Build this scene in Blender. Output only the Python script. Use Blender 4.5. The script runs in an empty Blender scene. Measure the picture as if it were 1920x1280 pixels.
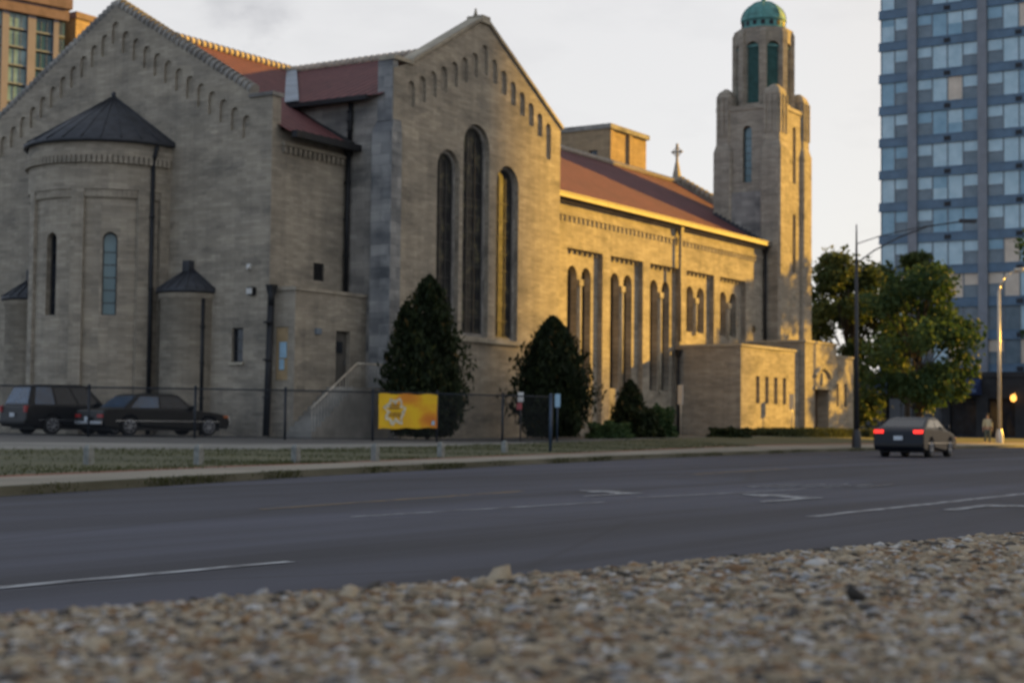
SLAB_C0, SLAB_C, SLAB_H, LOW_H = -60, 64.9, 106, 71.0
FSTOP, FOCUS = 9.4, 3.2
SUN_EL, SUN_E, SUN_COL = 14, 4.2, (1, .55, .05)
SKY_S, EXPO, SKYMIX = .075, 1.3, .86
TREE_OFF = (115.2, 27.0)
VEIL = [(0, (2.6, 2.65, 2.8)), (.55, (4.65, 4.5, 4.45)), (1, (4.95, 4.85, 4.85))]
AZ = [(0, (.74, .9, 1.14)), (.35, (.8, .91, 1.07)), (.58, (.98, .99, 1)), (.8, (1, 1, 1)), (1, (1.0, .87, .7))]
import bpy, bmesh, math, random
import numpy as np
from mathutils import Vector, Matrix
from mathutils.geometry import delaunay_2d_cdt
random.seed(7); rng = np.random.default_rng(7)
R = math.radians
scn = bpy.context.scene
COL = scn.collection
PI = math.pi

# ------------------------------------------------------------------ materials
def new_mat(name):
    m = bpy.data.materials.new(name); m.use_nodes = True
    nt = m.node_tree; b = nt.nodes['Principled BSDF']
    return m, nt, b
def N(nt, t, **k):
    n = nt.nodes.new(t)
    for a, v in k.items(): setattr(n, a, v)
    return n
def ramp(nt, stops, fac):
    r = N(nt, 'ShaderNodeValToRGB')
    el = r.color_ramp.elements
    while len(el) > 1: el.remove(el[0])
    el[0].position = stops[0][0]; el[0].color = (*stops[0][1], 1)
    for p, c in stops[1:]:
        e = el.new(p); e.color = (*c, 1)
    nt.links.new(fac, r.inputs[0]); return r.outputs[0]
def mixc(nt, fac, a, b, mode='MIX'):
    m = N(nt, 'ShaderNodeMix', data_type='RGBA', blend_type=mode)
    for s, v in ((0, fac), (6, a), (7, b)):
        if hasattr(v, 'links'): nt.links.new(v, m.inputs[s])
        elif s == 0: m.inputs[0].default_value = v
        else: m.inputs[s].default_value = (*v, 1)
    return m.outputs[2]
def noise(nt, vec, scale, detail=4, rough=.55):
    n = N(nt, 'ShaderNodeTexNoise'); n.inputs['Scale'].default_value = scale
    n.inputs['Detail'].default_value = detail; n.inputs['Roughness'].default_value = rough
    if vec is not None: nt.links.new(vec, n.inputs['Vector'])
    return n
def mapping(nt, vec, sc=(1, 1, 1), loc=(0, 0, 0), rot=(0, 0, 0)):
    m = N(nt, 'ShaderNodeMapping'); m.inputs['Scale'].default_value = sc
    m.inputs['Location'].default_value = loc; m.inputs['Rotation'].default_value = rot
    nt.links.new(vec, m.inputs['Vector']); return m.outputs[0]
def bump(nt, b, h, strength=.3, dist=.02):
    n = N(nt, 'ShaderNodeBump'); n.inputs['Strength'].default_value = strength
    n.inputs['Distance'].default_value = dist
    nt.links.new(h, n.inputs['Height']); nt.links.new(n.outputs[0], b.inputs['Normal'])
def plain(name, col, rough=.6, metal=0, var=.18, scale=3, bumpd=0, emit=None, es=1, spec=None):
    m, nt, b = new_mat(name)
    tc = N(nt, 'ShaderNodeTexCoord')
    n = noise(nt, tc.outputs['Object'], scale)
    lo = tuple(c * (1 - var) for c in col); hi = tuple(min(1, c * (1 + var)) for c in col)
    nt.links.new(ramp(nt, [(.3, lo), (.7, hi)], n.outputs['Fac']), b.inputs['Base Color'])
    b.inputs['Roughness'].default_value = rough; b.inputs['Metallic'].default_value = metal
    if spec is not None: b.inputs['Specular IOR Level'].default_value = spec
    if bumpd: bump(nt, b, noise(nt, tc.outputs['Object'], scale * 6).outputs['Fac'], .4, bumpd)
    if emit: b.inputs['Emission Color'].default_value = (*emit, 1); b.inputs['Emission Strength'].default_value = es
    return m
def stone(name, c1, c2, mortar, bw=.5, rh=.125, stain=.55, seed=0):
    m, nt, b = new_mat(name)
    uv = N(nt, 'ShaderNodeTexCoord').outputs['UV']
    br = N(nt, 'ShaderNodeTexBrick'); br.offset = .5
    br.inputs['Scale'].default_value = 1; br.inputs['Brick Width'].default_value = bw
    br.inputs['Row Height'].default_value = rh; br.inputs['Mortar Size'].default_value = .008
    br.inputs['Mortar Smooth'].default_value = .3
    br.inputs['Color1'].default_value = (*c1, 1); br.inputs['Color2'].default_value = (*c2, 1)
    br.inputs['Mortar'].default_value = (*mortar, 1)
    nt.links.new(uv, br.inputs['Vector'])
    st = noise(nt, mapping(nt, uv, (.35, 2.2, 1), (seed, 0, 0)), 1.6, 5)          # coursed streaks
    c = mixc(nt, .5, br.outputs['Color'], ramp(nt, [(.3, (.8, .8, .79)), (.7, (1.14, 1.14, 1.13))], st.outputs['Fac']), 'MULTIPLY')
    bl = noise(nt, mapping(nt, uv, (.5, .9, 1), (seed + 3, 1, 0)), .9, 5)           # weather patches
    c = mixc(nt, stain, c, ramp(nt, [(.34, (.5, .52, .55)), (.5, (.98, .98, .98)), (.72, (1.2, 1.19, 1.17))], bl.outputs['Fac']), 'MULTIPLY')
    vo = N(nt, 'ShaderNodeTexVoronoi', distance='CHEBYCHEV'); vo.inputs['Scale'].default_value = 1; vo.inputs['Randomness'].default_value = .7
    nt.links.new(mapping(nt, uv, (1.1, 3.2, 1), (seed, 2, 0)), vo.inputs['Vector'])
    c = mixc(nt, .8, c, ramp(nt, [(0, (.7, .71, .73)), (.25, (.92, .92, .92)), (.7, (1.03, 1.03, 1.02)), (1, (1.16, 1.15, 1.12))], vo.outputs['Color']), 'MULTIPLY')
    rn = noise(nt, mapping(nt, uv, (1.8, .12, 1), (seed, 5, 0)), 1.3, 4)           # rain streaks
    c = mixc(nt, .35, c, ramp(nt, [(.4, (.7, .7, .72)), (.6, (1.06, 1.05, 1.04))], rn.outputs['Fac']), 'MULTIPLY')
    nt.links.new(c, b.inputs['Base Color']); b.inputs['Roughness'].default_value = .92
    b.inputs['Specular IOR Level'].default_value = .15
    ad = N(nt, 'ShaderNodeMath', operation='ADD')
    fn = noise(nt, uv, 9, 4)
    nt.links.new(fn.outputs['Fac'], ad.inputs[0])
    iv = N(nt, 'ShaderNodeMath', operation='MULTIPLY'); iv.inputs[1].default_value = -.8
    nt.links.new(br.outputs['Fac'], iv.inputs[0]); nt.links.new(iv.outputs[0], ad.inputs[1])
    bump(nt, b, ad.outputs[0], .7, .02)
    return m
M = {}
M['stone'] = stone('church_stone', (.425, .38, .31), (.325, .29, .235), (.3, .27, .23))
M['stone_grey'] = stone('weathered_limestone', (.36, .345, .32), (.26, .25, .235), (.24, .23, .22), .9, .3, .9, 4)
M['stone_trim'] = stone('limestone_trim', (.46, .42, .34), (.39, .35, .28), (.33, .3, .25), 1.1, .3, .5, 9)
M['concrete'] = plain('concrete', (.27, .26, .235), .9, var=.25, scale=1.5, bumpd=.005)
M['stain_stone'] = stone('stained_limestone', (.36, .365, .365), (.22, .23, .24), (.2, .21, .22), .9, .45, 1, 14)

def tile_mat():
    m, nt, b = new_mat('clay_roof_tile')
    uv = N(nt, 'ShaderNodeTexCoord').outputs['UV']
    w = N(nt, 'ShaderNodeTexWave', wave_type='BANDS', bands_direction='X'); w.inputs['Scale'].default_value = .62
    nt.links.new(uv, w.inputs['Vector'])
    w2 = N(nt, 'ShaderNodeTexWave', wave_type='BANDS', bands_direction='Y', wave_profile='SAW'); w2.inputs['Scale'].default_value = .8
    nt.links.new(uv, w2.inputs['Vector'])
    vr = N(nt, 'ShaderNodeTexVoronoi'); vr.inputs['Scale'].default_value = 4.2
    nt.links.new(uv, vr.inputs['Vector'])
    c = ramp(nt, [(0, (.10, .03, .034)), (.5, (.135, .04, .042)), (1, (.165, .052, .05))], vr.outputs['Color'])
    c = mixc(nt, .9, c, ramp(nt, [(.05, (.12, .12, .14)), (.45, (1.25, 1.25, 1.25))], w.outputs['Fac']), 'MULTIPLY')
    c = mixc(nt, .5, c, ramp(nt, [(.3, (.65, .66, .7)), (.7, (1.15, 1.12, 1.1))], noise(nt, uv, .35, 5).outputs['Fac']), 'MULTIPLY')
    nt.links.new(c, b.inputs['Base Color']); b.inputs['Roughness'].default_value = .8
    ad = N(nt, 'ShaderNodeMath', operation='MULTIPLY_ADD'); ad.inputs[1].default_value = .35
    nt.links.new(w2.outputs['Fac'], ad.inputs[0]); nt.links.new(w.outputs['Fac'], ad.inputs[2])
    bump(nt, b, ad.outputs[0], 1, .07)
    return m
M['tile'] = tile_mat()
M['ridge'] = plain('ridge_tile', (.40, .345, .28), .8, var=.3, scale=5)
M['slate'] = plain('dark_slate', (.032, .036, .045), .55, var=.35, scale=3, bumpd=.01)
M['iron'] = plain('dark_iron', (.014, .016, .02), .6, .2, var=.3)
M['gutter_tan'] = plain('tan_gutter', (.22, .19, .15), .6, .0)
M['flash'] = plain('valley_metal', (.22, .28, .35), .5, .3, var=.2, scale=1)
M['copper'] = plain('patina_copper', (.085, .24, .225), .7, 0, var=.35, scale=2.5)
M['louvre'] = plain('patina_louvre', (.085, .21, .2), .7, 0, var=.25, scale=3)
M['lead'] = plain('window_lead', (.045, .045, .045), .6)
def glass_mat(name, stops, rough=.12, scale=1.6, sx=1, sy=1):
    m, nt, b = new_mat(name)
    uv = N(nt, 'ShaderNodeTexCoord').outputs['UV']
    n = noise(nt, mapping(nt, uv, (sx, sy, 1)), scale, 3)
    nt.links.new(ramp(nt, stops, n.outputs['Fac']), b.inputs['Base Color'])
    b.inputs['Roughness'].default_value = rough; b.inputs['Specular IOR Level'].default_value = .5
    bump(nt, b, n.outputs['Fac'], .1, .02)
    return m
M['stained'] = glass_mat('stained_glass', [(.4, (.014, .016, .019)), (.55, (.035, .037, .035)), (.66, (.10, .095, .06))], .5, 1.8)  # yellowish ramp end puts tree reflections into the glass colour
M['stained'].node_tree.nodes['Principled BSDF'].inputs['Specular IOR Level'].default_value = .22
M['glass'] = glass_mat('dark_glass', [(.3, (.012, .015, .02)), (.7, (.03, .035, .045))], .08)
M['green_glass'] = glass_mat('pale_green_glass', [(.3, (.07, .14, .16)), (.7, (.2, .32, .36))], .12, .3, 1, 1.2)
M['teal_glass'] = glass_mat('teal_glass', [(.3, (.008, .04, .06)), (.7, (.025, .09, .13))], .12, .3)
def streak_mat(name, a, bcol, sc, rough=.8, extra=None, bumpd=.006, grain=60):
    m, nt, b = new_mat(name)
    ob = N(nt, 'ShaderNodeTexCoord').outputs['Object']
    n1 = noise(nt, mapping(nt, ob, sc), 1, 5)
    c = ramp(nt, [(.32, a), (.68, bcol)], n1.outputs['Fac'])
    n2 = noise(nt, ob, grain, 3)
    c = mixc(nt, .5, c, ramp(nt, [(.3, (.7, .7, .7)), (.7, (1.3, 1.3, 1.3))], n2.outputs['Fac']), 'MULTIPLY')
    if extra: c = extra(nt, ob, c)
    nt.links.new(c, b.inputs['Base Color']); b.inputs['Roughness'].default_value = rough
    bump(nt, b, n2.outputs['Fac'], .5, bumpd)
    return m
def cracks(nt, ob, c):
    v = N(nt, 'ShaderNodeTexVoronoi', feature='DISTANCE_TO_EDGE'); v.inputs['Scale'].default_value = .22
    nt.links.new(mapping(nt, ob, (.5, 1, 1)), v.inputs['Vector'])
    c = mixc(nt, .6, c, ramp(nt, [(0, (.5, .5, .5)), (.012, (1, 1, 1))], v.outputs['Distance']), 'MULTIPLY')
    p = noise(nt, mapping(nt, ob, (.1, .35, 1), (3, 2, 0)), 1, 2, .3)
    return mixc(nt, .8, c, ramp(nt, [(.46, (.72, .72, .75)), (.5, (1, 1, 1)), (.6, (1, 1, 1)), (.64, (1.25, 1.24, 1.22))], p.outputs['Fac']), 'MULTIPLY')
M['asphalt'] = streak_mat('asphalt', (.009, .011, .020), (.056, .062, .094), (.02, .7, 1), .8, cracks)
M['lot'] = streak_mat('lot_asphalt', (.07, .07, .068), (.12, .118, .11), (.2, .2, 1), .85)
M['kerb'] = streak_mat('dirty_kerb', (.07, .07, .045), (.15, .145, .11), (.4, .4, 3), .95)
M['grass'] = streak_mat('dry_grass', (.06, .066, .032), (.105, .105, .052), (.5, .5, 1), .95, None, .02, 14)
M['walk'] = streak_mat('pavement_concrete', (.2, .185, .15), (.3, .275, .22), (.3, .5, 1), .9)
M['pathlight'] = streak_mat('pale_path', (.16, .16, .145), (.26, .255, .23), (.3, .3, 1), .9)
M['redbrick'] = plain('red_edging', (.2, .075, .04), .9, var=.3, scale=2)
M['ground'] = streak_mat('city_ground', (.1, .1, .09), (.16, .15, .13), (.05, .05, 1), .9)
def paint(name, col):
    m, nt, b = new_mat(name)
    ob = N(nt, 'ShaderNodeTexCoord').outputs['Object']
    n = noise(nt, mapping(nt, ob, (.8, 5, 1)), 2.5, 6, .7)
    nt.links.new(ramp(nt, [(.42, (.06, .06, .07)), (.58, col)], n.outputs['Fac']), b.inputs['Base Color'])
    b.inputs['Roughness'].default_value = .7
    return m
M['white_paint'] = paint('worn_white_paint', (.36, .39, .42))
M['yellow_paint'] = paint('worn_yellow_paint', (.3, .19, .05))
def leaf_mat(name, stops, trans=.15):
    m, nt, b = new_mat(name)
    at = N(nt, 'ShaderNodeAttribute', attribute_name='tone')
    nt.links.new(ramp(nt, stops, at.outputs['Fac']), b.inputs['Base Color'])
    b.inputs['Roughness'].default_value = .7; b.inputs['Specular IOR Level'].default_value = .25
    b.inputs['Transmission Weight'].default_value = 0
    tr = N(nt, 'ShaderNodeBsdfTranslucent'); nt.links.new(nt.nodes['Color Ramp'].outputs[0], tr.inputs[0])
    ms = N(nt, 'ShaderNodeMixShader'); ms.inputs[0].default_value = .35; nt.links.new(b.outputs[0], ms.inputs[1]); nt.links.new(tr.outputs[0], ms.inputs[2])
    nt.links.new(ms.outputs[0], nt.nodes['Material Output'].inputs[0])
    return m
M['leaf'] = leaf_mat('tree_leaf', [(0, (.036, .06, .021)), (.5, (.068, .094, .03)), (1, (.13, .155, .05))])
M['leaf2'] = leaf_mat('green_leaf', [(0, (.028, .062, .025)), (.5, (.055, .1, .038)), (1, (.115, .17, .057))])
M['conifer'] = leaf_mat('conifer_leaf', [(0, (.012, .02, .008)), (.6, (.024, .038, .013)), (.85, (.05, .06, .018)), (1, (.13, .085, .025))])  # brown ramp end stands in for sunlit patches on the foliage
M['bark'] = plain('bark', (.06, .045, .03), .95, var=.35, scale=6, bumpd=.02)
M['weed'] = leaf_mat('weed_leaf', [(0, (.045, .055, .022)), (1, (.1, .11, .045))])
M['car_black'] = plain('black_car_paint', (.004, .005, .006), .35, 0, var=.1, spec=.3)
M['car_green'] = plain('dark_car_paint', (.005, .006, .008), .35, 0, var=.1, spec=.3)
M['car_blue'] = plain('dark_blue_car_paint', (.012, .016, .024), .42, 0, var=.1, spec=.3)
M['car_glass'] = plain('car_glass', (.01, .014, .018), .08, 0, var=.2, spec=.45)
M['car_glass_blue'] = plain('blue_car_glass', (.012, .05, .11), .1, 0, var=.4, scale=2, spec=.9)
M['tyre'] = plain('tyre', (.012, .012, .013), .85)
M['alloy'] = plain('alloy', (.3, .31, .33), .4, .6)
M['chrome'] = plain('chrome', (.35, .37, .4), .25, .8)
M['taillight'] = plain('tail_lens', (.35, .01, .012), .25)
M['taillight_on'] = plain('lit_tail_lens', (.4, .01, .01), .3, emit=(1, .03, .02), es=.9)
M['amber'] = plain('amber_lens', (.5, .12, .02), .3)
M['plate'] = plain('plate', (.55, .6, .65), .5)
M['black'] = plain('black_trim', (.008, .008, .009), .6)
M['white_post'] = plain('white_post', (.2, .21, .2), .7, var=.3, scale=8)
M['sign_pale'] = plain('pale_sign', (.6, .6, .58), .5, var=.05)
M['sign_red'] = plain('red_sign', (.45, .08, .09), .5)
M['sign_blue'] = plain('blue_post', (.025, .05, .09), .5)
M['fence_blue'] = plain('fence_post', (.014, .02, .03), .55, .2)
M['notice'] = plain('notice_sheet', (.3, .48, .62), .5, var=.1)
M['tan_board'] = plain('tan_board', (.36, .26, .14), .7)
M['lampgrey'] = plain('lamp_metal', (.62, .56, .46), .35, .3)
M['lampdark'] = plain('dark_mast', (.03, .034, .042), .5, .2)
M['lamp_lens'] = plain('lamp_lens', (.5, .5, .48), .3)
M['orange_lamp'] = plain('lit_orange_lamp', (.6, .3, .08), .4, emit=(1, .42, .08), es=1.1)
M['apt_col'] = plain('tower_column', (.21, .235, .275), .8, var=.12, scale=1)
M['apt_span'] = plain('blue_spandrel', (.10, .175, .265), .6, var=.15, scale=1)
M['apt_dark'] = plain('tower_vent', (.03, .036, .048), .7)
M['apt_frame'] = plain('window_aluminium', (.16, .19, .22), .5, .3)
M['apt_g1'] = glass_mat('pane_pale', [(.3, (.33, .50, .60)), (.7, (.48, .66, .76))], .15, .8)
M['apt_g2'] = glass_mat('pane_blue', [(.3, (.17, .33, .45)), (.7, (.26, .44, .57))], .15, .8)
M['apt_g3'] = glass_mat('pane_curtain', [(.3, (.52, .45, .37)), (.7, (.68, .6, .5))], .3, .8)
M['apt_g4'] = glass_mat('pane_dark', [(.3, (.10, .15, .19)), (.7, (.17, .23, .28))], .2, .8)
M['awning'] = plain('navy_awning', (.006, .022, .085), .7, var=.25)
M['awning_text'] = plain('awning_lettering', (.16, .24, .42), .7)
M['shop_dark'] = plain('shop_wall', (.02, .022, .026), .7, var=.4, scale=1)
M['brick_tan'] = stone('tan_brick', (.42, .31, .2), (.36, .27, .17), (.3, .24, .17), .4, .12, .25, 20)
M['brick_orange'] = plain('orange_cornice', (.16, .11, .11), .8, var=.25, scale=.5)
M['brick_pale'] = plain('pale_pier', (.21, .2, .24), .85, var=.1, scale=.3)
M['skin'] = plain('skin', (.45, .26, .17), .6, var=.08)
M['shirt'] = plain('pale_shirt', (.5, .46, .3), .85)
M['trousers'] = plain('grey_green_trousers', (.1, .12, .1), .85)
M['hair'] = plain('dark_hair', (.03, .02, .015), .8)
M['bronze_door'] = plain('brown_door', (.09, .055, .03), .6, var=.3)
M['steel_door'] = plain('grey_door', (.1, .095, .085), .6, var=.2)
def banner_mat():
    m, nt, b = new_mat('banner_print')
    uv = N(nt, 'ShaderNodeTexCoord').outputs['UV']
    n = noise(nt, mapping(nt, uv, (1, 1, 1), (.35, 1.2, 0)), 1.1, 3, .4)
    nt.links.new(ramp(nt, [(.36, (.75, .42, .008)), (.47, (.8, .5, .004)), (.55, (.72, .3, .006)), (.66, (.6, .17, .01))], n.outputs['Fac']), b.inputs['Base Color'])
    b.inputs['Roughness'].default_value = .6
    return m
M['banner'] = banner_mat()
M['banner_white'] = plain('banner_white', (.6, .55, .4), .6, var=.3, scale=12)
M['banner_brown'] = plain('banner_brown', (.3, .16, .02), .6, var=.4, scale=15)

# ------------------------------------------------------------------ mesh builder
class MB:
    def __init__(s): s.v = []; s.f = []; s.uv = []; s.mi = []; s.sm = []
    def face(s, pts, uv=None, mi=0, smooth=False):
        i = len(s.v); s.v += [tuple(p) for p in pts]
        s.f.append(tuple(range(i, i + len(pts)))); s.uv.append(uv); s.mi.append(mi); s.sm.append(smooth)
    def quad(s, a, b, c, d, **k): s.face((a, b, c, d), **k)
    def box(s, x0, x1, y0, y1, z0, z1, mi=0):
        a, b, c, d = (x0, y0), (x1, y0), (x1, y1), (x0, y1)
        s.prism([a, b, c, d], z0, z1, mi)
    def prism(s, poly, z0, z1, mi=0, top=None, smooth=False):
        """poly ccw seen from above; top: other polygon for the top ring"""
        t = top or poly; n = len(poly)
        for i in range(n):
            j = (i + 1) % n
            s.face([(*poly[i], z0), (*poly[j], z0), (*t[j], z1), (*t[i], z1)], mi=mi, smooth=smooth)
        s.face([(*p, z1) for p in t], mi=mi); s.face([(*p, z0) for p in reversed(poly)], mi=mi)
    def tube(s, p, q, r, r2=None, n=8, mi=0, smooth=True, caps=True):
        p = Vector(p); q = Vector(q); d = (q - p).normalized()
        a = d.orthogonal().normalized(); b = d.cross(a); r2 = r if r2 is None else r2
        A = [p + (a * math.cos(2 * PI * k / n) + b * math.sin(2 * PI * k / n)) * r for k in range(n)]
        B = [q + (a * math.cos(2 * PI * k / n) + b * math.sin(2 * PI * k / n)) * r2 for k in range(n)]
        for k in range(n):
            j = (k + 1) % n; s.face([A[k], A[j], B[j], B[k]], mi=mi, smooth=smooth)
        if caps: s.face(list(reversed(A)), mi=mi); s.face(B, mi=mi)
    def path(s, pts, r, n=8, mi=0, r2=None):
        m = len(pts) - 1
        for i in range(m):
            ra = r + ((r2 or r) - r) * i / m; rb = r + ((r2 or r) - r) * (i + 1) / m
            s.tube(pts[i], pts[i + 1], ra, rb, n, mi)
    def lathe(s, cx, cy, prof, n=24, mi=0, a0=0, a1=2 * PI, smooth=True):
        for k in range(n):
            t0 = a0 + (a1 - a0) * k / n; t1 = a0 + (a1 - a0) * (k + 1) / n
            for i in range(len(prof) - 1):
                (r0, z0), (r1, z1) = prof[i], prof[i + 1]
                P = lambda r, t, z: (cx + r * math.cos(t), cy + r * math.sin(t), z)
                pts = [P(r0, t0, z0), P(r0, t1, z0), P(r1, t1, z1), P(r1, t0, z1)]
                rr = max(r0, r1); uv = [(t0 * rr, z0), (t1 * rr, z0), (t1 * rr, z1), (t0 * rr, z1)]
                if r0 < 1e-6: pts = [pts[0], pts[2], pts[3]]; uv = [uv[0], uv[2], uv[3]]
                elif r1 < 1e-6: pts = pts[:3]; uv = uv[:3]
                s.face(pts, uv=uv, mi=mi, smooth=smooth)
    def ball(s, c, r, n=10, mi=0, sz=1):
        s.lathe(c[0], c[1], [(max(0, r * math.sin(PI * i / 8)) if 0 < i < 8 else 0, c[2] - r * sz * math.cos(PI * i / 8)) for i in range(9)], n, mi)
    def build(s, name, mats, parent=None, shift=True, bevel=0, merge=False, tone=None):
        me = bpy.data.meshes.new(name)
        off = Vector((0, 0, 0))
        if parent is not None and shift:
            p = parent
            while p is not None: off += Vector(p.location); p = p.parent
        me.from_pydata([(x - off[0], y - off[1], z - off[2]) for x, y, z in s.v], [], s.f)
        uvl = me.uv_layers.new(name='UVMap'); data = []
        for f, uv in zip(s.f, s.uv):
            if uv is None:
                P = [Vector(s.v[i]) for i in f]
                nrm = Vector((0, 0, 0))
                for i in range(len(P)): nrm += P[i].cross(P[(i + 1) % len(P)])
                ax = [abs(c) for c in nrm]
                if ax[2] >= max(ax[0], ax[1]): uv = [(p[0], p[1]) for p in P]
                elif ax[0] > ax[1]: uv = [(p[1], p[2]) for p in P]
                else: uv = [(p[0], p[2]) for p in P]
            for u in uv: data += [u[0], u[1]]
        uvl.data.foreach_set('uv', data)
        if not isinstance(mats, (list, tuple)): mats = [mats]
        for m in mats: me.materials.append(m)
        me.polygons.foreach_set('material_index', s.mi)
        me.polygons.foreach_set('use_smooth', s.sm)
        if tone is not None:
            at = me.attributes.new('tone', 'FLOAT', 'FACE'); at.data.foreach_set('value', tone)
        if merge or bevel or any(s.sm):
            bm = bmesh.new(); bm.from_mesh(me); bmesh.ops.remove_doubles(bm, verts=bm.verts, dist=1e-4); bm.to_mesh(me); bm.free()
        me.update()
        o = bpy.data.objects.new(name, me); COL.objects.link(o)
        if parent is not None: o.parent = parent
        if bevel:
            md = o.modifiers.new('bevel', 'BEVEL'); md.width = bevel; md.segments = 2; md.limit_method = 'ANGLE'
        return o
def thing(name, label, cat, loc=(0, 0, 0), rz=0, group=None):
    o = bpy.data.objects.new(name, None); COL.objects.link(o)
    o.location = loc; o.rotation_euler = (0, 0, rz); o.empty_display_size = .3
    tag(o, label, cat, group); return o
def tag(o, label, cat, group=None, kind=None):
    o['label'] = label; o['category'] = cat
    if group: o['group'] = group
    if kind: o['kind'] = kind
    return o
def struct(o): o['kind'] = 'structure'; return o
def copy_tree(o, parent=None):
    c = o.copy(); COL.objects.link(c)
    if parent is not None: c.parent = parent
    for ch in [x for x in bpy.data.objects if x.parent == o]: copy_tree(ch, c)
    return c

def arch(cx, w, z0, z1, n=8):
    """arched opening outline, ccw in (u, z); z1 = crown height"""
    r = w / 2; zs = z1 - r
    return [(cx - r, z0), (cx + r, z0)] + [(cx + r * math.cos(PI * k / n), zs + r * math.sin(PI * k / n)) for k in range(n + 1)]
def rect(u0, u1, z0, z1): return [(u0, z0), (u1, z0), (u1, z1), (u0, z1)]
def facet(A, B):
    A = Vector((A[0], A[1])); B = Vector((B[0], B[1])); d = (B - A).normalized(); n = Vector((d.y, -d.x))
    def P(u, z, dd=0):
        q = A + d * u - n * dd
        return (q.x, q.y, z)
    P.L = (B - A).length
    return P
def inside(p, poly):
    x, y = p; c = False; n = len(poly)
    for i in range(n):
        (x0, y0), (x1, y1) = poly[i], poly[i - 1]
        if (y0 > y) != (y1 > y) and x < (x1 - x0) * (y - y0) / (y1 - y0) + x0: c = not c
    return c
def tess(outer, holes):
    pts = []; ed = []
    for lp in [outer] + holes:
        i = len(pts); n = len(lp); pts += [Vector(p) for p in lp]
        ed += [(i + k, i + (k + 1) % n) for k in range(n)]
    r = delaunay_2d_cdt(pts, ed, [], 0, 1e-5)
    vs, fs = r[0], r[2]; out = []
    for f in fs:
        c = sum((vs[i] for i in f), Vector((0, 0))) / len(f)
        if inside(c, outer) and not any(inside(c, h) for h in holes):
            P = [vs[i] for i in f]
            ar = sum(P[i].x * P[(i + 1) % len(P)].y - P[(i + 1) % len(P)].x * P[i].y for i in range(len(P)))
            out.append([tuple(p) for p in (P if ar > 0 else reversed(P))])
    return out
def wallf(axis, v0):
    """point maker: axis 'y' = face looking to -Y at Y=v0 ; axis 'x' = face looking to -X at X=v0"""
    if axis == 'y': return lambda u, z, d=0: (u, v0 + d, z)
    return lambda u, z, d=0: (v0 + d, u, z)
def wall(mb, axis, v0, outer, holes=(), thick=.5, mi=0, back=True, sides=True):
    """holes: (poly, depth, has_back)"""
    P = axis if callable(axis) else wallf(axis, v0); flip = axis == 'x'
    def F(pts): mb.face(list(reversed(pts)) if flip else pts, mi=mi)
    for t in tess(outer, [h[0] for h in holes]): F([P(u, z) for u, z in t])
    if sides:
        n = len(outer)
        for i in range(n):
            a, b = outer[i], outer[(i + 1) % n]; F([P(*b), P(*a), P(*a, thick), P(*b, thick)])
    if back:
        for t in tess(outer, [h[0] for h in holes if not h[2]]): F([P(u, z, thick) for u, z in reversed(t)])
    for poly, dep, bk in holes:
        n = len(poly)
        for i in range(n):
            a, b = poly[i], poly[(i + 1) % n]; F([P(*a), P(*b), P(*b, dep), P(*a, dep)])
        if bk:
            for t in tess(poly, []): F([P(u, z, dep) for u, z in t])
def inset_arch(cx, w, z0, z1, m): return arch(cx, w - 2 * m, z0 + m, z1 - m)
def window(axis, v0, dep, cx, w, z0, z1, parent, glass, rows=8, cols=2, arched=True, fw=.06, bar=.03):
    """window part: frame with bars, and its pane as a sub-part"""
    P = axis if callable(axis) else wallf(axis, v0); flip = axis == 'x'
    f = MB(); outer = arch(cx, w, z0, z1) if arched else rect(cx - w / 2, cx + w / 2, z0, z1)
    inner = inset_arch(cx, w, z0, z1, fw) if arched else rect(cx - w / 2 + fw, cx + w / 2 - fw, z0 + fw, z1 - fw)
    wall(f, (lambda u, z, d=0: P(u, z, d + dep - .06)) if callable(axis) else axis, (v0 or 0) + dep - .06, outer, [(inner, .055, False)], .06, back=False)
    top = z1 - (w / 2 if arched else 0)
    def bx(u0, u1, za, zb):
        a = [P(u0, za, dep - .045), P(u1, za, dep - .045), P(u1, zb, dep - .045), P(u0, zb, dep - .045)]
        f.face(list(reversed(a)) if flip else a)
        c = [P(u0, za, dep - .045), P(u0, zb, dep - .045), P(u0, zb, dep - .01), P(u0, za, dep - .01)]; f.face(c)
        c = [P(u1, za, dep - .045), P(u1, zb, dep - .045), P(u1, zb, dep - .01), P(u1, za, dep - .01)]; f.face(c)
    for k in range(1, cols): u = cx - w / 2 + w * k / cols; bx(u - bar / 2, u + bar / 2, z0 + fw, top + (w * .3 if arched else -fw))
    for k in range(1, rows):
        z = z0 + (top - z0) * k / rows; bx(cx - w / 2 + fw, cx + w / 2 - fw, z - bar / 2, z + bar / 2)
    o = f.build('window', M['lead'], parent)
    g = MB()
    for t in tess(outer, []):
        a = [P(u, z, dep) for u, z in t]; g.face(list(reversed(a)) if flip else a)
    g.build('pane', glass, o)
    return o
# ------------------------------------------------------------------ the church
G = .5
church = thing('church', 'tan stone church with red tile roofs, gabled transept, round apse and domed bell tower', 'church', (47.4, 41, G))
ch = church
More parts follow.
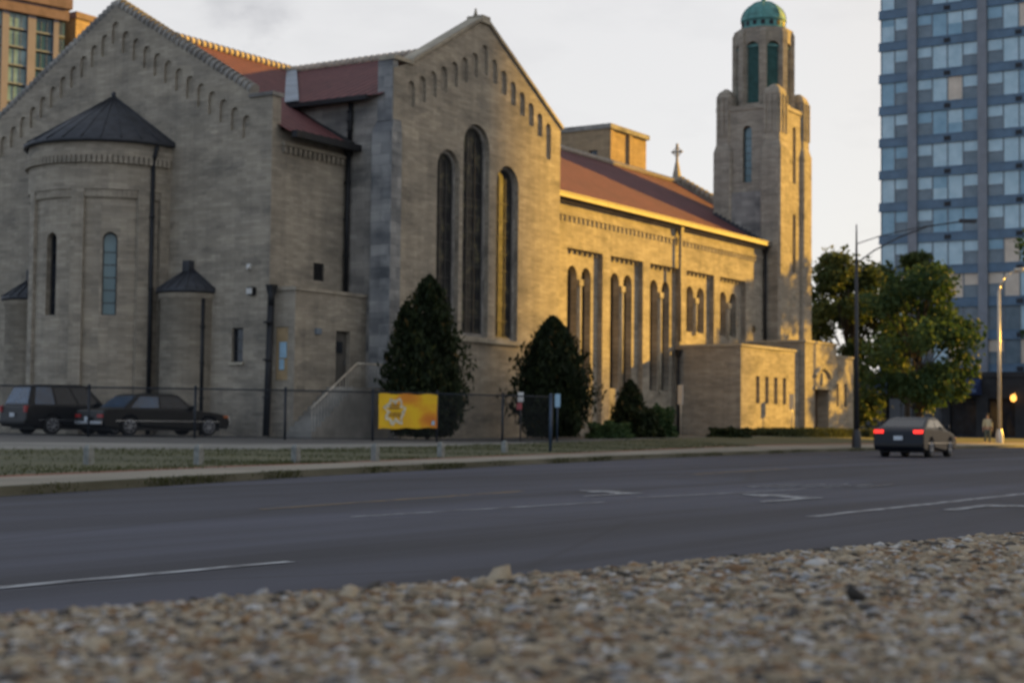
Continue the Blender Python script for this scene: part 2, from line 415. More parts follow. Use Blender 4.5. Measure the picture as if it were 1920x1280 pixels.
# choir gable (faces -X)
cg = MB()
YC = 49.5; RK = .60
def rake_c(y): return 18.05 - RK * abs(y - YC)
outl = [(41, G - .6), (58, G - .6), (58, 13.45), (56.9, 13.7), (YC, 18.05), (42.1, 13.7), (41, 13.45)]
holes = []
for k in range(-12, 13):
    y = YC + k * .60; top = 17.25 - .615 * abs(k) * .60 - (.0 if k else -.1)
    holes.append((arch(y, .4, top - .9, top, 5), .11, True))
holes.append((rect(42.27, 42.85, 3.3, 4.62), .18, False))
wall(cg, 'x', 47.4, outl, holes, .5)
cg.build('gable_wall', M['stone'], ch)
window('x', 47.4, .18, 42.56, .58, 3.3, 4.62, ch, M['glass'], 3, 1, False, .05)
sm = MB(); sm.box(47.3, 47.5, 42.2, 42.92, 3.2, 3.3); sm.build('window_sill', M['stone_trim'], ch)
# coping of the choir gable: overlapping cap tiles on the rake
def caps(mb, p, q, r=.2, step=.3, up=.06):
    p = Vector(p); q = Vector(q); n = max(1, int((q - p).length / step)); d = (q - p) / n
    for i in range(n):
        a = p + d * i; b = a + d * 1.08
        mb.tube(a + Vector((0, 0, up)), b + Vector((0, 0, up - .03)), r * 1.18, r * .92, 8)
cc = MB()
caps(cc, (47.6, 42.1, 13.74), (47.6, YC, 18.1), .23, .27); caps(cc, (47.6, 56.9, 13.74), (47.6, YC, 18.1), .23, .27)
cc.box(47.32, 47.98, 40.93, 42.15, 13.47, 13.62); cc.build('gable_coping', M['stone_grey'], ch)
# choir south wall with dentil band
sw = MB()
P = rect(47.9, 52, G - .6, 12.2)
wall(sw, 'y', 41.0, P, [(rect(50.0, 50.65, 6.6, 7.3), .2, True)], .4, back=False)
for k in range(14): sw.box(48.0 + k * .29, 48.15 + k * .29, 40.86, 41.0, 11.35, 11.6)
sw.box(47.95, 52, 40.84, 41.0, 11.62, 11.75)
sw.build('choir_wall', M['stone'], ch)
lv = MB(); lv.box(50.0, 50.65, 41.1, 41.14, 6.6, 7.3)
for k in range(5): lv.box(50.02, 50.63, 41.02, 41.1, 6.64 + k * .13, 6.69 + k * .13)
lv.build('vent_louvre', M['iron'], ch)
# transept
XT = 58.45; tg = MB()
def rake_t(x): return 18.45 - .565 * abs(x - XT)
outl = [(52, G - .6), (65.0, G - .6), (65.0, 14.75), (XT, 18.45), (52, 14.8 + .35), (52, 14.7)]
outl = [(52, G - .6), (65.0, G - .6), (65.0, 14.8), (XT, 18.45), (53.2, 15.6), (52, 15.15)]
hl = []
for k in range(-7, 8):
    x = 58.55 + k * .765; t = 17.25 - .45 * abs(k) * .765 - (0 if k else -.15)
    b = t - 1.05 - (.25 if k == 0 else 0) - (.6 if k == 7 else 0)
    hl.append((arch(x, .5, b, t, 6), .13, True))
for cx, w, z0, z1 in ((55.9, 1.62, 4.75, 12.45), (57.95 + .05, 2.0, 4.75, 13.85), (60.5, 1.8, 4.7, 12.4)):
    hl.append((arch(cx, w, z0, z1, 12), .2, False))
wall(tg, 'y', 38.7, outl, hl, .2)
tg.build('transept_gable', M['stone'], ch)
for cx, w, z0, z1, r in ((55.9, 1.62, 4.75, 12.45, 9), (58.0, 2.0, 4.75, 13.85, 11), (60.5, 1.8, 4.7, 12.4, 9)):
    # inner order of the opening: a second, narrower reveal
    io = MB(); wall(io, 'y', 38.9, arch(cx, w, z0, z1, 12), [(inset_arch(cx, w, z0, z1, .13), .13, False)], .13, back=False, sides=False)
    io.build('window_surround', M['stone_grey'], ch)
    window('y', 38.9, .13, cx, w - .25, z0 + .13, z1 - .13, ch, M['stained'], r, 3, True, .06, .05)
sl = MB()
for x0, x1 in ((54.95, 61.55),):
    sl.box(x0, x1, 38.55, 38.7, 4.5, 4.68)
sl.build('window_sill', M['stone_trim'], ch)
tc = MB()
def rakebox(mb, x0, z0, x1, z1, y0, y1, t=.16):
    mb.face([(x0, y0, z0), (x1, y0, z1), (x1, y0, z1 + t), (x0, y0, z0 + t)])
    mb.face([(x1, y1, z1), (x0, y1, z0), (x0, y1, z0 + t), (x1, y1, z1 + t)])
    mb.face([(x0, y0, z0 + t), (x1, y0, z1 + t), (x1, y1, z1 + t), (x0, y1, z0 + t)])
    mb.face([(x1, y0, z1), (x0, y0, z0), (x0, y1, z0), (x1, y1, z1)])
    mb.face([(x0, y1, z0), (x0, y0, z0), (x0, y0, z0 + t), (x0, y1, z0 + t)]); mb.face([(x1, y0, z1), (x1, y1, z1), (x1, y1, z1 + t), (x1, y0, z1 + t)])
rakebox(tc, 53.2, 15.61, XT - .3, 18.36, 38.6, 39.35); rakebox(tc, XT + .3, 18.36, 65.12, 14.74, 38.6, 39.35)
tc.box(XT - .32, XT + .32, 38.57, 39.38, 18.3, 18.62); tc.box(51.9, 53.22, 38.59, 39.36, 15.5, 15.66)
tc.tube((XT - .25, 38.97, 18.6), (XT - .25, 38.97, 18.95), .1, .03)
tc.build('gable_coping', M['stone_trim'], ch)
# west side of the transept + stained corner pier
tw = MB(); wall(tw, 'x', 52.0, rect(38.91, 49.4, G - .6, 14.15), [], .4, back=False); tw.build('transept_side_wall', M['stone_grey'], ch)
cp = MB(); cp.box(51.82, 52.5, 38.62, 39.62, G - .6, 12.6); cp.prism([(51.82, 38.62), (52.5, 38.62), (52.5, 39.62), (51.82, 39.62)], 12.6, 13.1, top=[(52.0, 38.7 - .02), (52.5, 38.7 - .02), (52.5, 39.5), (52.0, 39.5)])
cp.box(51.95, 52.3, 38.72, 39.45, 13.05, 15.5)
cp.build('corner_pier', M['stain_stone'], ch)
te = MB(); te.box(64.6, 64.98, 39.27, 49.4, G, 14.2); te.build('transept_side_wall', M['stone'], ch)
# nave: front skin with recessed bays, second skin 0.28 m behind with the windows
nv = MB()
bays = [(69.15 + 4.38 * k, 72.72 + 4.38 * k) for k in range(5)]
front = rect(65.0, 93.2, G - .6, 12.2)
wall(nv, 'y', 40.72, front, [(rect(a, b, G + .6, 9.75), .28, False) for a, b in bays], .28, back=False, sides=False)
wins = []
for k, (a, b) in enumerate(bays):
    c = (a + b) / 2 - .12
    z0 = 2.95 if k < 3 else 6.35
    for s in (-1, 1): wins.append((c + s * .7, .95, z0, 8.95))
wins += [(66.6 + s * .7, .95, 2.95, 8.95) for s in ()]
wall(nv, 'y', 41.0, rect(68.6, 91.2, G, 10.2), [(arch(c, w, a, b, 8), .42, False) for c, w, a, b in wins], .42, back=False, sides=False)
for a, b in bays:                       # corbels at each bay head
    n = 7
    for i in range(n):
        x = a + (b - a) * (i + .5) / n; nv.box(x - .08, x + .08, 40.9, 41.02, 9.55, 9.77)
for i in range(62):                     # dentil band
    x = 65.3 + i * .45
    if x < 93: nv.box(x, x + .18, 40.66, 40.74, 11.05, 11.3)
nv.box(65.0, 93.2, 40.64, 40.73, 11.32, 11.45)
nv.box(65.0, 93.1, 40.5, 40.73, 11.95, 12.2)
nv.build('nave_wall', M['stone'], ch)
for c, w, a, b in wins: window('y', 41.0, .42, c, w, a, b, ch, M['stained'], 10 if a < 4 else 5, 1, True, .05, .03)
for k in range(5):                      # limestone mullion shafts with capitals between the paired lights
    a, b = bays[k]; c = (a + b) / 2 - .12; z0 = 2.95 if k < 3 else 6.35
    m_ = MB(); m_.tube((c, 41.0, z0), (c, 41.0, 8.0), .13, n=10); m_.box(c - .2, c + .2, 40.85, 41.1, 8.0, 8.3); m_.box(c - .2, c + .2, 40.85, 41.1, z0 - .12, z0 + .02)
    m_.build('mullion_shaft', M['stone_trim'], ch)
gt = MB(); gt.box(65.1, 92.95, 40.2, 40.5, 12.08, 12.28); gt.box(65.1, 92.95, 40.16, 40.5, 12.28, 12.34); gt.build('nave_gutter', M['gutter_tan'], ch)
# roofs
rf = MB()
def rquad(pts, ridge_axis):
    """uv: u along the eave, v up the slope"""
    if ridge_axis == 'x': uv = [(p[0], math.hypot(p[1] - 49.4, p[2] - 17.35)) for p in pts]
    else: uv = [(p[1], math.hypot(p[0] - 58.5, p[2] - 17.35)) for p in pts]
    rf.face(pts, uv=uv)
zr = lambda y: 17.35 - .585 * abs(y - 49.4)
zt = lambda x: 17.35 - .478 * abs(x - 58.5)
yv = lambda x: 49.4 - .478 * abs(58.5 - x) / .585
rquad([(47.7, 40.45, zr(40.45)), (52, 40.45, zr(40.45)), (52, yv(52), zr(yv(52))), (58.5, 49.4, 17.35), (47.7, 49.4, 17.35)], 'x')
rquad([(51.65, 39.1, zt(51.65)), (58.5, 39.1, 17.35), (58.5, 49.4, 17.35), (51.65, yv(51.65), zt(51.65))], 'y')
rquad([(65.3, 39.1, zt(65.3)), (65.3, yv(65.3), zt(65.3)), (58.5, 49.4, 17.35), (58.5, 39.1, 17.35)], 'y')
rquad([(65, 40.3, zr(40.3)), (98.4, 40.3, zr(40.3)), (98.4, 49.4, 17.35), (58.5, 49.4, 17.35), (65, yv(65), zr(yv(65)))], 'x')
rquad([(98.4, 58.4, zr(58.4)), (47.7, 58.4, zr(58.4)), (47.7, 49.4, 17.35), (98.4, 49.4, 17.35)], 'x')
roof = rf.build('roof', M['tile'], ch)
def rcaps(pts, name='ridge_cap'):
    m_ = MB()
    for a, b in pts: caps(m_, a, b, .17, .34)
    m_.build(name, M['ridge'], roof)
rcaps([((48, 49.4, 17.38), (58.5, 49.4, 17.38)), ((58.5, 49.4, 17.38), (98.3, 49.4, 17.38)), ((58.5, 49.3, 17.38), (58.5, 39.3, 17.38))])
vf = MB(); n_ = Vector((.3, .3, 0))
a = Vector((58.3, 49.25, 17.36)); b = Vector((51.7, yv(51.7), zt(51.7) + .08))
for s, e in ((1, 0),):
    w = .28
    vf.quad(a + Vector((-w * .7, w * .6, .02)), b + Vector((-w * .2, w * 1.5, .05)), b + Vector((w * .8, -w * 1.2, .12)), a + Vector((w * .3, -w * .6, .06)))
    vf.quad(b + Vector((-w * .2, w * 1.5, .0)), a + Vector((-w * .7, w * .6, -.03)), a + Vector((w * .3, -w * .6, 0)), b + Vector((w * .8, -w * 1.2, .06)))
vf.build('valley_flashing', M['flash'], roof)
rk = MB(); caps(rk, (98.3, 40.3, 12.25), (98.3, 49.3, 17.6), .24, .4); caps(rk, (98.3, 58.3, 12.25), (98.3, 49.3, 17.6), .24, .4)
rk.build('front_gable_coping', M['stone_trim'], ch)
fg = MB(); wall(fg, 'x', 98.0, [(41, G), (58, G), (58, 12.4), (49.4, 17.5), (41, 12.4)], [], .3); fg.build('front_gable', M['stone'], ch)
wl = MB(); wl.box(47.9, 98, 57.6, 57.95, G, 12.2); wl.build('north_wall', M['stone'], ch)
# roof verge against the tower (stepped flashing)
st = MB()
for i in range(13):
    y = 40.5 + i * .28; z = zr(y); st.box(92.9, 93.02, y, y + .26, z, z + .28)
st.build('stepped_flashing', M['slate'], roof)
# gutters, dark
g2 = MB(); g2.box(47.95, 51.95, 40.22, 40.5, 11.9, 12.16); g2.box(51.42, 51.68, 39.64, 44.1, 13.9, 14.08)
g2.face([(51.45, 44.4, 14.05), (51.45, 44.1, 13.95), (51.75, 40.5, 11.95), (51.75, 40.9, 12.35)]); g2.tube((51.75, 44.1, 14.05), (51.85, 40.6, 12.2), .13)
g2.build('dark_gutter', M['iron'], ch)
def downspout(pts, r=.075, mat='iron', head=True):
    m_ = MB(); m_.path(pts, r, 8)
    if head: x, y, z = pts[0]; m_.prism([(x - .1, y - .1), (x + .1, y - .1), (x + .1, y + .1), (x - .1, y + .1)], z - .35, z + .05, top=[(x - .17, y - .17), (x + .17, y - .17), (x + .17, y + .17), (x - .17, y + .17)])
    for k in range(1, 4):
        p = pts[-1]; z = p[2] + (pts[0][2] - p[2]) * k / 4; m_.tube((p[0], p[1], z), (p[0], p[1], z + .07), r * 1.35, n=8)
    return m_.build('downspout', M[mat], ch)
downspout([(51.82, 41 - .12 - .1, 12.1), (51.82, 40.82, 6.2)], .1)
downspout([(51.88, 40.75, 13.9), (51.88, 40.78, 12.4)], .1, head=False)
downspout([(47.25, 40.75, 6.15), (47.22, 40.75, 5.4), (47.1, 40.78, G)], .13)
downspout([(81.05, 40.5, 11.95), (81.05, 40.5, 5.7)], .09, 'gutter_tan')
downspout([(81.1, 40.6, 5.2), (81.1, 40.6, G)], .09)
downspout([(92.75, 40.55, 12.0), (92.75, 40.55, 6)], .09)
# apse
AX, AY = 47.4, 49.5
apse = MB(); RA = 3.12
angs = [90, 98, 108, 118, 123, 145, 152, 160, 168, 169, 191, 200, 208, 215, 237, 244, 252, 260, 270]
angs = [88, 96, 104, 112, 120, 127, 141, 148, 155, 162, 173, 187, 195, 202, 209, 219, 233, 240, 248, 256, 264, 272]
ap_w = []
for i in range(len(angs) - 1):
    t0, t1 = R(angs[i]), R(angs[i + 1])
    A = (AX + RA * math.cos(t0), AY + RA * math.sin(t0)); B = (AX + RA * math.cos(t1), AY + RA * math.sin(t1))
    f = facet(A, B)
    if (angs[i], angs[i + 1]) in ((127, 141), (173, 187), (219, 233)):
        ap_w.append(f); wall(apse, f, 0, rect(0, f.L, G - .6, 10.3), [(arch(f.L / 2, .56, 5.1, 8.35, 8), .3, False)], .3, back=False, sides=False)
    else: wall(apse, f, 0, rect(0, f.L, G - .6, 10.3), [], .3, back=False, sides=False)
apse.lathe(AX, AY, [(3.27, 10.0), (3.27, 11.3), (3.34, 11.32), (3.34, 11.6), (3.3, 11.62), (3.3, 11.9)], 44, 0, R(90), R(270), smooth=False)
apse.lathe(AX, AY, [(3.0, 10.0), (3.27, 10.0)], 44, 0, R(90), R(270))
for c in (94, 111, 157, 203, 249, 266):   # pilaster strips
    apse.lathe(AX, AY, [(3.0, G - .6), (3.27, G - .6), (3.27, 10.0)], 3, 0, R(c - 4.5), R(c + 4.5), smooth=False)
    for s in (-1, 1):
        t = R(c + s * 4.5); p = [(AX + r * math.cos(t), AY + r * math.sin(t)) for r in (3.0, 3.27)]
        apse.face([(*p[0], G - .6), (*p[1], G - .6), (*p[1], 10), (*p[0], 10)])
for k in range(52):                     # corbel teeth under the band and the eave
    t = R(92 + k * 3.4); c, s = math.cos(t), math.sin(t)
    for r0, z0, z1, w in ((3.0, 9.7, 10.02, .09), (3.2, 11.02, 11.32, .075)):
        q = [(AX + (r0) * c - s * w, AY + r0 * s + c * w), (AX + (r0 + .22) * c - s * w, AY + (r0 + .22) * s + c * w), (AX + (r0 + .22) * c + s * w, AY + (r0 + .22) * s - c * w), (AX + r0 * c + s * w, AY + r0 * s - c * w)]
        apse.prism(q[::-1], z0, z1)
apo = apse.build('apse_wall', M['stone'], ch)
for f in ap_w: window(f, 0, .3, f.L / 2, .56, 5.1, 8.35, ch, M['green_glass'] if f is ap_w[2] else M['glass'], 6, 1, True, .05)
def cone(cx, cy, r, z0, z1, n, flare=.0):
    m_ = MB(); m_.lathe(cx, cy, [(r - .12, z0 - .14), (r, z0 - .12), (r, z0), (r * .5, z0 + (z1 - z0) * .52), (0, z1)], 40, 0, R(88), R(272))
    for k in range(n + 1):
        t = R(90 + 180 * k / n); m_.tube((cx + r * math.cos(t), cy + r * math.sin(t), z0 + .03), (cx + .03 * math.cos(t), cy + .03 * math.sin(t), z1 + .02), .035, .02, 5)
    m_.ball((cx, cy, z1 + .08), .12, 8); return m_
cone(AX, AY, 3.5, 11.98, 14.25, 14).build('apse_roof', M['slate'], ch)
downspout([(AX + 3.45 * math.cos(R(256)), AY + 3.45 * math.sin(R(256)), 11.8), (AX + 3.36 * math.cos(R(254)), AY + 3.36 * math.sin(R(254)), 11.2), (AX + 3.36 * math.cos(R(254)), AY + 3.36 * math.sin(R(254)), G)], .085, head=False)
for ty in (45.05, 53.95):
    t_ = MB(); t_.lathe(47.4, ty, [(1.15, G - .6), (1.15, 5.75), (1.22, 5.78), (1.22, 6.05)], 28, 0, R(90), R(270)); t_.build('turret_wall', M['stone'], ch)
    cone(47.4, ty, 1.32, 6.12, 7.05, 10).build('turret_roof', M['slate'], ch)
    tp = MB(); tp.box(47.1, 47.4, ty - .17, ty + .17, 6.7, 7.3); tp.build('roof_block', M['slate'], ch)
downspout([(47.0, 44.0, 6.0), (47.0, 44.0, G)], .085, head=False)
# low stair block in the corner
lb = MB()
wall(lb, 'x', 47.62, rect(39.9, 41.0, G - .6, 6.0), [(rect(40.22, 40.82, 2.6, 4.62), .1, True)], .4, back=False, sides=False)
wall(lb, 'y', 39.9, rect(47.62, 52.0, G - .6, 6.0), [(rect(50.1, 50.98, 2.4, 4.6), .25, False)], .4, back=False, sides=False)
lb.box(47.56, 52.0, 39.83, 41.0, 6.0, 6.14); lb.build('stair_block', M['stone'], ch)
d_ = MB(); d_.box(50.1, 50.98, 40.1, 40.15, 2.4, 4.6); d_.box(50.35, 50.73, 40.07, 40.1, 3.75, 4.2, 1)
dr = d_.build('side_door', [M['steel_door'], M['glass']], ch); dh = MB(); dh.box(50.85, 50.9, 40.05, 40.1, 3.3, 3.5); dh.build('handle', M['chrome'], dr)
tb = MB(); tb.box(47.64, 47.7, 40.24, 40.8, 2.62, 4.6); tb.build('boarded_door', M['tan_board'], ch)
nb = MB(); nb.box(47.6, 47.635, 40.28, 40.62, 3.45, 4.05); nb.box(47.6, 47.635, 40.4, 40.62, 3.0, 3.4); nb.build('notice', M['notice'], ch)
sr = MB()
for i in range(10): sr.box(47.1 + i * .27, 47.1 + (i + 1) * .27 + .02, 38.6, 39.88, G - .5, G + .19 * (i + 1))
sr.box(49.82, 51.8, 38.6, 39.88, G - .5, 2.4); sr.build('side_steps', M['concrete'], ch)
rl = MB(); rl.path([(47.1, 38.62, 1.55), (49.8, 38.62, 3.3), (51.7, 38.62, 3.3)], .03)
for i in range(26):
    x = 47.15 + i * .18; zb = G + min(10, int((x - 47.1) / .27) + 1) * .19; rl.tube((x, 38.62, zb), (x, 38.62, 1.55 + min(1, (x - 47.1) / 2.7) * 1.75), .012, n=5)
rl.build('stair_railing', M['lampgrey'], ch)
fl = MB(); fl.box(47.2, 47.4, 41.65, 41.95, 5.85, 6.15); fl.box(47.14, 47.2, 41.68, 41.92, 5.88, 6.1, 1); fl.build('wall_floodlight', [M['iron'], M['sign_pale']], ch)
cm = MB(); cm.box(47.3, 47.4, 41.9, 42.08, 6.85, 7.05); cm.tube((47.35, 41.98, 6.95), (47.15, 41.9, 6.85), .05, n=8); cm.build('security_camera', M['sign_pale'], ch)
mb_ = MB(); mb_.box(48.8, 49.1, 39.8, 39.9, 4.4, 4.62); mb_.build('wall_lamp', M['flash'], ch)
# finial cross on the front gable
cr = MB()
cr.prism([(98.0, 49.1), (98.6, 49.1), (98.6, 49.7), (98.0, 49.7)], 17.3, 18.9, top=[(98.24, 49.34), (98.36, 49.34), (98.36, 49.46), (98.24, 49.46)])
cr.box(98.24, 98.36, 49.33, 49.47, 18.85, 20.0)
cr.box(98.25, 98.35, 49.0, 49.8, 19.38, 19.52)
for k in range(16):
    t0, t1 = 2 * PI * k / 16, 2 * PI * (k + 1) / 16; cr.tube((98.3, 49.4 + .27 * math.cos(t0), 19.45 + .27 * math.sin(t0)), (98.3, 49.4 + .27 * math.cos(t1), 19.45 + .27 * math.sin(t1)), .035, n=5)
cr.build('finial_cross', M['stone_trim'], ch)

# ------------------------------------------------------------------ bell tower
tw = MB(); TX0, TX1, TY0, TY1 = 93.0, 98.2, 39.7, 44.25
wall(tw, 'x', TX0 + .22, rect(TY0 + .2, TY1 - .2, G - .6, 20.9), [(arch(42.0, .62, 16.2, 19.75, 8), .3, False)], .4, back=False)
wall(tw, 'y', TY0 + .22, rect(TX0 + .2, TX1 - .2, G - .6, 20.9), [(arch(95.75, .5, 16.3, 19.9, 6), .3, False), (arch(95.75, .5, 10.7, 14.4, 6), .3, False)], .4, back=False)
tw.box(TX0 + .4, TX1 - .2, TY1 - .6, TY1 - .2, G, 20.9); tw.box(TX1 - .6, TX1 - .2, TY0 + .65, TY1 - .65, G, 20.9)
tw.box(TX0 + .15, TX1 - .15, TY0 + .15, TY1 - .15, 20.75, 21.0)
tower = tw.build('tower', M['stone'], ch)
def pier(x0, x1, y0, y1):
    m_ = MB(); cx, cy = (x0 + x1) / 2, (y0 + y1) / 2
    c = .12; P8 = lambda e: [(x0 + e + c, y0 + e), (x1 - e - c, y0 + e), (x1 - e, y0 + e + c), (x1 - e, y1 - e - c), (x1 - e - c, y1 - e), (x0 + e + c, y1 - e), (x0 + e, y1 - e - c), (x0 + e, y0 + e + c)]
    m_.prism(P8(0), G - .6, 18.2); m_.prism(P8(0), 18.2, 18.7, top=P8(.13)); m_.prism(P8(.13), 18.7, 21.7)
    m_.prism(P8(.13), 21.7, 22.0, top=P8(.24)); m_.prism(P8(.24), 22.0, 22.25, top=P8(.5))
    for k in range(3):    # flutes near the head
        yy = y0 + .3 + k * (y1 - y0 - .6) / 2; m_.box(x0 + .06, x0 + .14, yy - .07, yy + .07, 19.2, 21.6)
        xx = x0 + .3 + k * (x1 - x0 - .6) / 2; m_.box(xx - .07, xx + .07, y0 + .06, y0 + .14, 19.2, 21.6)
    return m_.build('corner_pier', M['stone'], tower)
pier(TX0, TX0 + 1.55, TY0, TY0 + 1.35); pier(TX1 - 1.45, TX1, TY0, TY0 + 1.35)
pier(TX0, TX0 + 1.4, TY1 - 1.25, TY1); pier(TX1 - 1.4, TX1, TY1 - 1.25, TY1)
window('x', TX0 + .22, .3, 42.0, .62, 16.2, 19.75, tower, M['green_glass'], 7, 1, True, .05)
window('y', TY0 + .22, .3, 95.75, .5, 16.3, 19.9, tower, M['glass'], 7, 1, True, .05)
window('y', TY0 + .22, .3, 95.75, .5, 10.7, 14.4, tower, M['glass'], 7, 1, True, .05)
pn = MB(); pn.box(TX0 + .12, TX0 + .22, 41.05, 43.0, 12.0, 15.6); pn.build('render_patch', M['stone_grey'], tower)
# belfry
bx, by = 95.62, 41.97; RB = 1.86; bf = MB(); lvs = []
for k in range(8):
    t0, t1 = R(45 * k + 22.5), R(45 * k + 67.5)
    A = (bx + RB * math.cos(t0), by + RB * math.sin(t0)); B = (bx + RB * math.cos(t1), by + RB * math.sin(t1))
    f = facet(A, B); wall(bf, f, 0, rect(0, f.L, 20.9, 26.1), [(arch(f.L / 2, .86, 21.3, 25.2, 8), .3, False)], .3, back=False, sides=False); lvs.append(f)
    t = t0; c, s = math.cos(t), math.sin(t); q = []
    for rr, ww in ((RB - .35, -.24), (RB + .1, -.2), (RB + .1, .2), (RB - .35, .24)): q.append((bx + rr * c - s * ww, by + rr * s + c * ww))
    bf.prism(q, 20.9, 25.75); q2 = [(x + (bx - x) * .09, y + (by - y) * .09) for x, y in q]; bf.prism(q, 25.75, 26.1, top=q2)
bf.lathe(bx, by, [(1.95, 20.9), (1.95, 21.15), (1.8, 21.2)], 8, 0, R(22.5), R(382.5), smooth=False)
bo = bf.build('belfry', M['stone'], tower)
for f in lvs:
    m_ = MB()
    for i in range(22):
        z = 21.4 + i * .16
        if z > 24.9: break
        a, b = .02 + f.L / 2 - .41, f.L / 2 + .41
        m_.face([f(a, z, .12), f(b, z, .12), f(b, z + .13, .27), f(a, z + .13, .27)])
    for t in tess(arch(f.L / 2, .86, 21.3, 25.2, 8), []): m_.face([f(u, z, .29) for u, z in t])
    m_.face([f(f.L / 2 - .39, 24.85, .1), f(f.L / 2 + .39, 24.85, .1), f(f.L / 2 + .39, 25.0, .1), f(f.L / 2 - .39, 25.0, .1)])
    m_.build('louvre', M['louvre'], tower)
dm = MB()
dm.lathe(bx, by, [(1.5, 26.1), (1.5, 26.25), (1.36, 26.3), (1.36, 26.72)], 32)
dm.lathe(bx, by, [(1.44, 26.72), (1.44, 26.8)] + [(1.4 * math.cos(R(a)), 26.8 + 1.25 * math.sin(R(a))) for a in range(0, 90, 9)] + [(0, 28.05)], 32)
for k in range(8):
    t = R(45 * k + 22.5); prev = None
    for a in range(0, 91, 10):
        p = (bx + 1.42 * math.cos(R(a)) * math.cos(t), by + 1.42 * math.cos(R(a)) * math.sin(t), 26.8 + 1.27 * math.sin(R(a)))
        if prev: dm.tube(prev, p, .035, n=5)
        prev = p
dm.ball((bx, by, 28.15), .16, 8)
for k in range(16):
    t = R(22.5 * k); c, s = math.cos(t), math.sin(t); q = [(bx + r * c - s * w, by + r * s + c * w) for r, w in ((1.3, -.12), (1.39, -.12), (1.39, .12), (1.3, .12))]; dm.prism(q, 26.35, 26.62, mi=1)
dm.build('dome', [M['copper'], M['iron']], tower)
# belfry cornice (patina)
bc = MB(); bc.lathe(bx, by, [(1.6, 26.02), (1.78, 26.05), (1.78, 26.14), (1.5, 26.18)], 8, 0, R(22.5), R(382.5), smooth=False); bc.build('belfry_cornice', M['copper'], tower)

# ------------------------------------------------------------------ entrance annex
an = MB(); GA = .6
sl_ = [(83.65 + i * 1.24, .5) for i in range(4)]
wall(an, 'y', 37.0, rect(81.4, 89.5, GA - .6, 5.4), [(rect(x - w / 2, x + w / 2, 2.35, 3.85), .35, False) for x, w in sl_], .4, back=False, sides=False)
wall(an, 'y', 37.0, rect(94.45, 98.3, GA - .6, 5.35), [(rect(x - .25, x + .25, 2.35, 3.75), .35, False) for x in (95.55, 96.95)], .4, back=False, sides=False)
door_arch = arch(92.1, 2.1, GA, 3.45, 10)
wall(an, 'y', 36.62, rect(89.5, 94.45, GA - .6, 6.0), [(rect(91.0, 93.2, GA - .58, 3.3), .8, False)], .4, back=False, sides=False)
an.box(89.5, 89.88, 36.63, 37.02, GA - .6, 5.98); an.box(94.07, 94.45, 36.63, 37.02, GA - .6, 5.98)
an.box(89.5, 89.9, 37.02, 40.6, GA, 5.98); an.box(94.05, 94.45, 37.02, 40.6, GA, 5.98)
wall(an, 'x', 81.4, rect(37.0, 40.7, GA - .6, 5.4), [], .4, back=False, sides=False)
an.box(97.9, 98.3, 37.4, 40.6, GA - .6, 5.35); an.box(81.8, 98.0, 37.4, 40.7, 5.0, 5.2)
anx = an.build('entrance_annex', M['stone'], ch)
co = MB()
for x0, x1, y0, z in ((81.33, 89.49, 36.93, 5.4), (94.46, 98.37, 36.93, 5.35), (89.43, 94.52, 36.55, 6.0)): co.box(x0, x1, y0, y0 + .5, z, z + .14)
co.box(81.33, 81.83, 37.44, 40.7, 5.4, 5.54); co.box(89.43, 89.93, 37.06, 40.6, 6.0, 6.14); co.box(94.02, 94.52, 37.06, 40.6, 6.0, 6.14)
co.build('annex_coping', M['stone_trim'], anx)
for x, w in sl_ + [(95.55, .5), (96.95, .5)]: window('y', 37.0, .35, x, w, 2.35, 3.85 if x < 90 else 3.75, anx, M['glass'], 4, 1, False, .04)
dd = MB(); dd.box(91.0, 93.2, 37.35, 37.42, GA, 3.3); dd.box(91.1, 92.07, 37.31, 37.35, GA + .1, 3.1); dd.box(92.13, 93.1, 37.31, 37.35, GA + .1, 3.1)
do = dd.build('entrance_door', M['bronze_door'], anx); h_ = MB(); h_.tube((92.0, 37.25, 1.5), (92.0, 37.25, 1.95), .025, n=6); h_.tube((92.2, 37.25, 1.5), (92.2, 37.25, 1.95), .025, n=6); h_.build('handle', M['chrome'], do)
hd = MB()          # arched relief above the door standing in for a lamp's cast shadow, with a niche
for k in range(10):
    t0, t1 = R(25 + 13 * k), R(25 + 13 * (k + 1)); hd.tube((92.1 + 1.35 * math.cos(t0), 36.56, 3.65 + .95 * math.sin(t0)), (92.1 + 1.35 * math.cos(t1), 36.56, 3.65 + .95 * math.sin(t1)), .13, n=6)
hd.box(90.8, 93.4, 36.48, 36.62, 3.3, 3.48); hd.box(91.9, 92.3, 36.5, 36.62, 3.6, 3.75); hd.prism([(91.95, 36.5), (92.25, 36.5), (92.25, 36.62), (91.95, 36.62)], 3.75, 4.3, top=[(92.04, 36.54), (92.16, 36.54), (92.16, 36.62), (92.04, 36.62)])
hd.build('shadow_relief', M['stone_trim'], anx)
sp = MB(); sp.box(90.6, 93.6, 35.9, 36.6, GA - .5, GA - .02); sp.build('door_step', M['concrete'], anx)
rw = MB(); rw.tube((91.42, 40.75, 6.97), (91.42, 40.68, 6.97), .22, n=12); rw.build('round_vent', M['iron'], ch)
